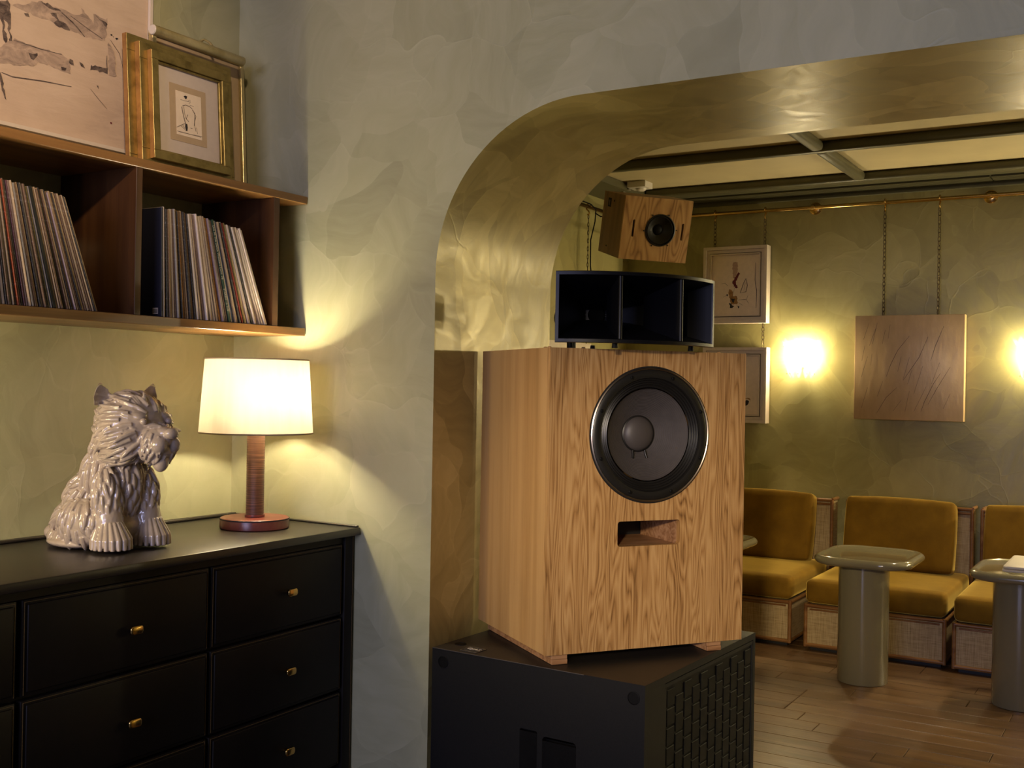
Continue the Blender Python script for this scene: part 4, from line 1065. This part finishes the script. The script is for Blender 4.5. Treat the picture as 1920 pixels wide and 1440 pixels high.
# end wall: chains, cable, pale picture
chain(XF+.06, 6.50, 2.648, 1.742, 'dark chain hanging from the end wall rail left of the hanging speaker', None, along=(0, 1, 0))
chain(XF+.06, 5.95, 2.648, 1.742, 'chain on the end wall hidden behind the arch', None, along=(0, 1, 0))
ep = thing('framed_picture', 'pale framed picture on the end wall, seen in the gap under the horn', 'picture', (XF+.03, 6.2, 1.2))
bm = B(); box(bm, XF+.008, XF+.062, 5.86, 6.57, 1.20, 1.741, .001, 1); obj('frame', bm, M['white_frame'], ep)
obj('art_paper', box(B(), XF+.0621, XF+.063, 5.92, 6.51, 1.26, 1.68), M['paper'], ep)
cb = B(); pt = mb @ Vector((.02, .30, .10))
tube(cb, [(XF+.092, 5.6, 2.668), (XF+.092, 6.1, 2.665), (XF+.092, 6.47, 2.655), (XF+.095, 6.54, 2.63), (XF+.094, 6.53, 2.55), (XF+.092, 6.475, 2.42), (XF+.092, 6.478, 2.25), (XF+.094, 6.515, 2.10), (XF+.094, 6.52, 1.76)], .0042, 6)
tag(obj('speaker_cable', cb, M['black_plastic'], smooth=2), 'thin black cable running down beside the end wall chain', 'cable')
cb = B(); pb_ = mb @ Vector((.06, BD+.002, .17))
tube(cb, [(XF+.110, 6.50, 2.60), (XF+.12, 6.56, 2.585), (XF+.25, 6.45, 2.57), (XF+.5, 6.2, 2.56), (pb_.x-.04, pb_.y+.05, pb_.z+.02), (pb_.x-.008, pb_.y+.008, pb_.z)], .0042, 6)
tag(obj('speaker_cable', cb, M['black_plastic'], smooth=2), 'thin black cable sagging from the end wall rail to the hanging speaker', 'cable')

# ------------------------------------------------------------------ sconces
def sconce(x, label):
    t = thing('wall_sconce', label, 'sconce', (x, YW, 1.64))
    N = 5
    for k in range(N):
        bm = B(); a0 = PI+PI*k/N; a1 = PI+PI*(k+1)/N
        nu, nv = 9, 12; vs = []
        for j in range(nv):
            q = j/(nv-1); row = []
            for i in range(nu):
                p = i/(nu-1); e = 2*p-1
                rad = .080+.030*q+.018*max(0, (q-.72)/.28)**2
                rad *= 1+.085*(1-e*e)
                low = -.128*(1-.55*abs(e)**2.4) if True else 0
                top = .128-.020*abs(e)**2+.010*math.cos(e*PI*2)*(1 if k % 2 else .5)
                z = low+(top-low)*q
                if q < .18: rad *= .80+.20*(q/.18)**.6
                a = a0+(a1-a0)*p
                row.append(bm.verts.new((x+rad*1.02*math.cos(a), YW-.022+rad*.95*math.sin(a), 1.662+z)))
            vs.append(row)
        for j in range(nv-1):
            for i in range(nu-1): bm.faces.new((vs[j][i], vs[j][i+1], vs[j+1][i+1], vs[j+1][i]))
        g = obj('glass_petal', bm, M['sconce_glass'], t, smooth=2)
        for q, z in ((.80, 1.745), (.14, 1.563)):
            am = (a0+a1)/2; rad = (.080+.030*q)*1.09
            bm = B(); bmesh.ops.create_icosphere(bm, subdivisions=1, radius=.0042, matrix=Matrix.Translation((x+(rad+.004)*math.cos(am), YW-.022+(rad+.004)*.95*math.sin(am), z)))
            obj('stud', bm, M['brass_dark'], g, smooth=2)
    obj('backplate', box(B(), x-.022, x+.022, YW-.008, YW-.0002, 1.60, 1.70, .002, 1), M['brass'], t)
    bm = B(); bmesh.ops.create_uvsphere(bm, u_segments=16, v_segments=10, radius=1, matrix=Matrix.LocRotScale(Vector((x, YW-.055, 1.687)), None, Vector((.016, .016, .042))))
    obj('bulb', bm, M['sconce_bulb'], t, smooth=3)
    bm = B(); rod(bm, (x, YW-.055, 1.632), (x, YW-.055, 1.644), .007); tube(bm, [(x, YW-.008, 1.632), (x, YW-.055, 1.632)], .0035, 8); obj('bulb_socket', bm, M['brass'], t)
    return t
sconce(-2.104, 'lit glass wall sconce between the white framed pictures and the bronze fabric panel')
sconce(-.690, 'lit glass wall sconce at the right edge, beyond the bronze fabric panel')

# ------------------------------------------------------------------ banquettes
def cushion(bm, x0, x1, y0, y1, z0, z1, rd, m=Matrix.Identity(4), puff=.012):
    """soft block: rounded, sides slightly swollen"""
    cx, cy, cz = (x0+x1)/2, (y0+y1)/2, (z0+z1)/2; hx, hy, hz = (x1-x0)/2, (y1-y0)/2, (z1-z0)/2
    t = B(); bmesh.ops.create_cube(t, size=2); bmesh.ops.subdivide_edges(t, edges=t.edges, cuts=13, use_grid_fill=True)
    for v_ in t.verts:
        p = v_.co.copy(); s_ = []
        for a, h in zip(p, (hx, hy, hz)):
            # spend more rows near the edges
            k = abs(a); k = k if k < .5 else .5+.5*(1-(1-(k-.5)/.5)**1.7)
            s_.append(math.copysign(k, a)*h)
        q = Vector(s_); c = Vector([max(-h+rd, min(h-rd, b)) for b, h in zip(q, (hx, hy, hz))])
        d = q-c
        if d.length > 1e-9: q = c+d.normalized()*rd
        fx, fy, fz = (1-min(1, abs(q.x)/hx)**2), (1-min(1, abs(q.y)/hy)**2), (1-min(1, abs(q.z)/hz)**2)
        if abs(d.x) > 0: q.x += math.copysign(puff*.5*fy*fz, q.x)
        if abs(d.y) > 0: q.y += math.copysign(puff*fx*fz, q.y)
        if abs(d.z) > 0: q.z += math.copysign(puff*fx*fy, q.z)
        v_.co = m @ (q+Vector((cx, cy, cz)))
    return add(bm, t)
def bar(bm, p0, p1, rad=.011): return rod(bm, p0, p1, rad, seg=10)
def banquette(x0, x1, yf, label):
    t = thing('banquette', label, 'sofa', ((x0+x1)/2, yf+.4, 0))
    yb, zt = 6.90, .262
    bs = obj('base', box(B(), x0+.010, x1-.010, yf+.010, yb, .022, zt-.010), M['raffia'], t)
    bm = B(); e = .011
    for z in (.033, zt-e):
        bar(bm, (x0+e, yf+e, z), (x1-e, yf+e, z)); bar(bm, (x1-e, yf+e, z), (x1-e, yb, z)); bar(bm, (x0+e, yf+e, z), (x0+e, yb, z))
    for x in (x0+e, x1-e): bar(bm, (x, yf+e, .022), (x, yf+e, zt))
    bar(bm, (x0+.034, yf+.008, zt-.03), (x1-.034, yf+.008, zt-.03), .005)
    obj('bamboo_trim', bm, M['bamboo'], bs, smooth=.9)
    bm = B(); box(bm, x0+.03, x1-.03, yf+.04, yb-.03, .0, .0215); obj('plinth', bm, M['seam'], t)
    bm = B(); cushion(bm, x0+.006, x1-.006, yf+.004, 6.94, zt+.003, .396, .030, puff=.010); obj('seat_cushion', bm, M['velvet'], t, smooth=3)
    lean = math.radians(13)
    m = Matrix.Translation((0, 6.735, .412)) @ Matrix.Rotation(-lean, 4, 'X')
    bm = B(); cushion(bm, x0+.055, x1-.075, 0, .125, 0, .418, .026, m, puff=.014); obj('back_cushion', bm, M['velvet'], t, smooth=3)
    bf = obj('back_frame', box(B(), x0+.012, x1-.012, 7.045, 7.18, .022, .752), M['raffia'], t)
    bm = B()
    for x in (x0+e, x1-e):
        bar(bm, (x, 7.041, .02), (x, 7.041, .764)); bar(bm, (x, 7.041, .764), (x, 7.185, .764))
    bar(bm, (x0+e, 7.041, .760), (x1-e, 7.041, .760)); bar(bm, (x0+e, 7.04, .735), (x1-e, 7.04, .735), .007)
    obj('bamboo_trim', bm, M['bamboo'], bf, smooth=.9)
    bm = B(); box(bm, x0+.02, x1-.02, 6.905, 7.029, .022, .30); obj('back_support', bm, M['raffia'], t)
    return t
banquette(-2.58, -1.830, 6.16, 'mustard velvet banquette partly hidden behind the oak loudspeaker')
banquette(-1.755, -1.000, 6.140, 'mustard velvet banquette in the middle, behind the near pedestal table')
banquette(-.966, -.215, 6.095, 'mustard velvet banquette cut off by the right edge of the picture')

# ------------------------------------------------------------------ pedestal tables
def table(cx, cy, label):
    t = thing('pedestal_table', label, 'table', (cx, cy, 0))
    obj('pedestal', lathe(B(), [(0, .0005), (.122, .0005), (.123, .003), (.123, .5995), (0, .5995)], 64, Matrix.Translation((cx, cy, 0))), M['lacquer'], t, smooth=.6)
    bm = B(); W_, D_ = .475, .560; rings = []
    for z, e in ((.600, .040), (.6008, .026), (.605, .012), (.612, .004), (.621, 0), (.630, .002), (.638, .008), (.643, .016), (.6445, .023), (.6435, .029), (.6405, .034), (.6395, .038)):
        rings.append([Vector((x, y_, z)) for x, y_ in rrect(W_-2*e, D_-2*e, max(.03, .150-e), 12, cx+.03, cy-.01)])
    loft(bm, rings); obj('table_top', bm, M['lacquer'], t, smooth=.9)
    return t
table(-1.318, 5.672, 'olive lacquer pedestal table in front of the middle banquette')
table(-.592, 5.650, 'olive lacquer pedestal table with menus at the right edge')
table(-2.190, 5.690, 'olive lacquer pedestal table almost wholly hidden behind the oak loudspeaker')
for k, (dx, dy, lab) in enumerate(((0, 0, 'lower of two cream menu tablets stacked on the right table'), (.004, .003, 'upper of two cream menu tablets stacked on the right table'))):
    z = .6445+.0135*k
    t = thing('menu_tablet', lab, 'menu', (-.50, 5.66, z))
    m = Matrix.Translation((-.655+.15+dx, 5.655+dy, 0))
    bm = B(); rg = []
    for zz, e in ((z, .003), (z+.0025, 0), (z+.010, 0), (z+.0125, .003)): rg.append([m @ Vector((x, y_, zz)) for x, y_ in rrect(.30-2*e, .41-2*e, .018, 5)])
    loft(bm, rg); obj('cover', bm, M['cream'], t, smooth=.9)

# ------------------------------------------------------------------ ceramic terrier
DGO = Vector((-2.545, 2.045, ZT+.0008))
dg = thing('dog_figurine', 'glossy beige ceramic figurine of a sitting shaggy terrier on the dresser', 'figurine', DGO)
def sculpt():
    bm = B(); rng = random.Random(11)
    def ell(c, rad, rot=(0, 0, 0), sub=3):
        bmesh.ops.create_icosphere(bm, subdivisions=sub, radius=1, matrix=Matrix.LocRotScale(Vector(c), Euler(rot), Vector(rad)))
    forms = []   # ellipsoids used for scattering hair locks: centre, radii
    def body(c, rad, rot=(0, 0, 0)):
        ell(c, rad, rot); forms.append((Vector(c), Vector(rad), Euler(rot).to_matrix()))
    # trunk: hips low at the back, one straight slope up to the neck
    body((-.072, 0, .066), (.080, .092, .064)); body((-.030, 0, .125), (.082, .086, .092), (0, .55, 0)); body((.020, 0, .195), (.072, .076, .098), (0, .35, 0))
    body((.020, .088, .070), (.080, .040, .066)); body((.020, -.088, .070), (.080, .040, .066))
    body((.050, 0, .262), (.064, .070, .07))
    body((.082, 0, .170), (.046, .055, .095))
    ell((.060, 0, .060), (.060, .090, .058))
    ell((-.030, 0, .020), (.130, .105, .0195)); ell((-.150, -.015, .022), (.050, .042, .021)); ell((-.180, -.02, .026), (.030, .03, .024)); ell((-.03, -.085, .016), (.085, .040, .0155)); ell((-.03, .085, .016), (.085, .040, .0155))
    for s_ in (1, -1):
        body((.094, .062*s_, .140), (.034, .040, .085), (0, -.1, 0)); ell((.104, .064*s_, .07), (.036, .040, .07))
        ell((.116, .066*s_, .030), (.050, .046, .030))
    # head: wide ruff, muzzle, nose, chin
    hc = Vector((.118, 0, .332))
    body(hc, (.092, .104, .092)); body((.128, .052, .300), (.070, .056, .064)); body((.128, -.052, .300), (.070, .056, .064)); body((.100, 0, .372), (.078, .082, .056))
    body((.205, 0, .302), (.056, .052, .042)); body((.212, 0, .276), (.044, .050, .036))
    ell((.262, 0, .320), (.017, .020, .015)); ell((.235, 0, .322), (.030, .026, .018)); ell((.226, 0, .246), (.022, .022, .030))
    for s_ in (1, -1):
        ell((.194, .038*s_, .356), (.009, .011, .011)); ell((.186, .042*s_, .369), (.022, .022, .010), (0, .5, .4*s_))
        ell((.238, .022*s_, .290), (.028, .024, .026))
    # ears: hollow pointed shells
    for s_ in (1, -1):
        c = Vector((.088, .066*s_, .392)); tip = Vector((.090, .090*s_, .456)); q = []
        R = []
        for (t_, w_) in ((0, .040), (.35, .035), (.7, .020), (1, .003)):
            p = c.lerp(tip, t_); ringv = []
            for k in range(12):
                a = 2*PI*k/12; ringv.append(p+Vector((.35*w_*math.cos(a)-(.0 if math.cos(a) < 0 else .55*w_*math.cos(a)), w_*math.sin(a), 0)))
            R.append(ringv)
        loft(bm, R)
    # hair locks: tapering, curling tufts laid along the flow
    def lock(p, nrm, flow, L, wd, lift=.35):
        side = nrm.cross(flow)
        if side.length < 1e-4: return
        side.normalize(); tw = rng.uniform(-.6, .6)
        pts, rads = [], []
        for k in range(6):
            q = k/5
            pts.append(p+flow*(L*q)+nrm*(wd*.25+wd*lift*math.sin(q*PI)-wd*.25*q)+side*(tw*L*.5*q*q)); rads.append(wd*(.62+.6*q)*(1-q**3.0)+.0008)
        tube(bm, pts, rads, 6)
    def scatter(form, n, flowfn, L, wd, keep=lambda p: True):
        c, rad, rm = form; ga = PI*(3-5**.5)
        for i in range(n):
            z = 1-2*(i+.5)/n; rr_ = math.sqrt(1-z*z); a = ga*i
            d = Vector((rr_*math.cos(a), rr_*math.sin(a), z))
            p = c+rm @ Vector((d.x*rad.x, d.y*rad.y, d.z*rad.z))
            nn = (rm @ Vector((d.x/rad.x, d.y/rad.y, d.z/rad.z))).normalized()
            if not keep(p): continue
            fl_ = flowfn(p, nn); fl_ = fl_-nn*fl_.dot(nn)
            if fl_.length < .08: continue
            fl_.normalize(); k = rng.uniform(.8, 1.25)
            lock(p-nn*wd*.5-fl_*L*.3, nn, fl_, L*k, wd*rng.uniform(.85, 1.15))
    down = lambda p, n_: Vector((-.15, 0, -1))
    backflow = lambda p, n_: Vector((-.75, 0, -.8))
    scatter(forms[0], 100, backflow, .050, .0085, lambda p: p.z > .030)
    scatter(forms[1], 100, lambda p, n_: Vector((-.6, 0, -1)), .050, .0085)
    scatter(forms[2], 96, down, .052, .0085)
    for k in (3, 4): scatter(forms[k], 64, lambda p, n_: Vector((.05, 0, -1)), .045, .008, lambda p: p.z > .025)
    scatter(forms[5], 50, down, .05, .0085)
    scatter(forms[6], 90, lambda p, n_: Vector((.1, 0, -1)), .048, .0075, lambda p: p.x > .08)
    for k in (7, 8): scatter(forms[k], 60, lambda p, n_: Vector((.05, 0, -1)), .045, .0075)
    face = Vector((.215, 0, .330))
    def ruff(p, n_):
        d = p-face; return Vector((d.x*.6-.02, d.y, d.z*.8-.012)).normalized()
    for k in (9, 10, 11, 12): scatter(forms[k], 120 if k == 9 else 76, ruff, .058, .0074, lambda p: p.x < .196)
    for k in (13, 14): scatter(forms[k], 84, lambda p, n_: Vector((-.25, p.y*6, -1)), .034, .0052, lambda p: p.x < .25 and p.z < .322)
    for q_ in range(7):
        lock(Vector((.232, -.024+.008*q_, .268)), Vector((1, 0, 0)), Vector((-.25, 0, -1)).normalized(), .034, .0065)
    for s_ in (1, -1):
        # brow fringe falling over the eyes, moustache drooping beside the nose
        for q_ in range(9):
            lock(Vector((.146, s_*(.006+.0062*q_), .420-.00042*q_*q_)), Vector((.62, s_*.3*q_/8, .75)).normalized(), Vector((.74, s_*.06, -.67)).normalized(), .050, .0066)
        for q_ in range(9):
            lock(Vector((.244-.011*q_, s_*(.014+.0036*q_), .318+.0016*q_)), Vector((.35, s_, .45)).normalized(), Vector((-.25, s_*.55, -.85)).normalized(), .044, .0062)
        for q_ in range(6):
            lock(Vector((.236-.013*q_, s_*.008, .338+.003*q_)), Vector((0, s_*.4, 1)).normalized(), Vector((-.7, s_*.75, .05)).normalized(), .036, .0052)
    # paws: bell-shaped, fluted by long locks
    for s_ in (1, -1):
        for q_ in range(15):
            a = -2.3+4.6*q_/14; nn = Vector((math.cos(a), math.sin(a), .3)).normalized()
            p0 = Vector((.110+.030*math.cos(a), .066*s_+.030*math.sin(a), .080)); p1 = Vector((.116+.050*math.cos(a), .066*s_+.046*math.sin(a), .034)); p2 = Vector((.117+.052*math.cos(a), .066*s_+.048*math.sin(a), .008))
            tube(bm, [p0, p1, p2], [.004, .0085, .0065], 7)
    # coat hem along the hips
    for k in range(26):
        a = PI*.42+2*PI*.58*k/25*1.0
        p = Vector((-.045+.112*math.cos(a), .104*math.sin(a), .045)); nn = Vector((math.cos(a), math.sin(a), .2)).normalized()
        lock(p-nn*.008, nn, Vector((nn.x*.35, nn.y*.35, -1)).normalized(), .040, .010)
    bm.transform(Matrix.Translation(DGO))
    me = bpy.data.meshes.new('t'); bmesh.ops.recalc_face_normals(bm, faces=bm.faces); bm.to_mesh(me); bm.free()
    o = bpy.data.objects.new('t', me); COL.objects.link(o)
    rm_ = o.modifiers.new('r', 'REMESH'); rm_.mode = 'VOXEL'; rm_.voxel_size = .0018; rm_.adaptivity = 0
    sm = o.modifiers.new('s', 'SMOOTH'); sm.factor = .5; sm.iterations = 2
    me2 = bpy.data.meshes.new_from_object(o.evaluated_get(bpy.context.evaluated_depsgraph_get()))
    bpy.data.objects.remove(o)
    out = B(); out.from_mesh(me2); bpy.data.meshes.remove(me2)
    for v_ in out.verts:
        if v_.co.z < DGO.z: v_.co.z = DGO.z
    return out
body_o = obj('body', sculpt(), M['ceramic'], dg, smooth=3)
bm = B(); bmesh.ops.create_uvsphere(bm, u_segments=20, v_segments=12, radius=1, matrix=Matrix.LocRotScale(DGO+Vector((.266, 0, .321)), None, Vector((.0165, .0205, .0155))))
obj('nose', bm, M['ceramic'], dg, smooth=3)
for s_ in (1, -1):
    bm = B(); bmesh.ops.create_uvsphere(bm, u_segments=16, v_segments=10, radius=.0092, matrix=Matrix.Translation(DGO+Vector((.206, .043*s_, .352)))); obj('eye', bm, M['ceramic'], dg, smooth=3)
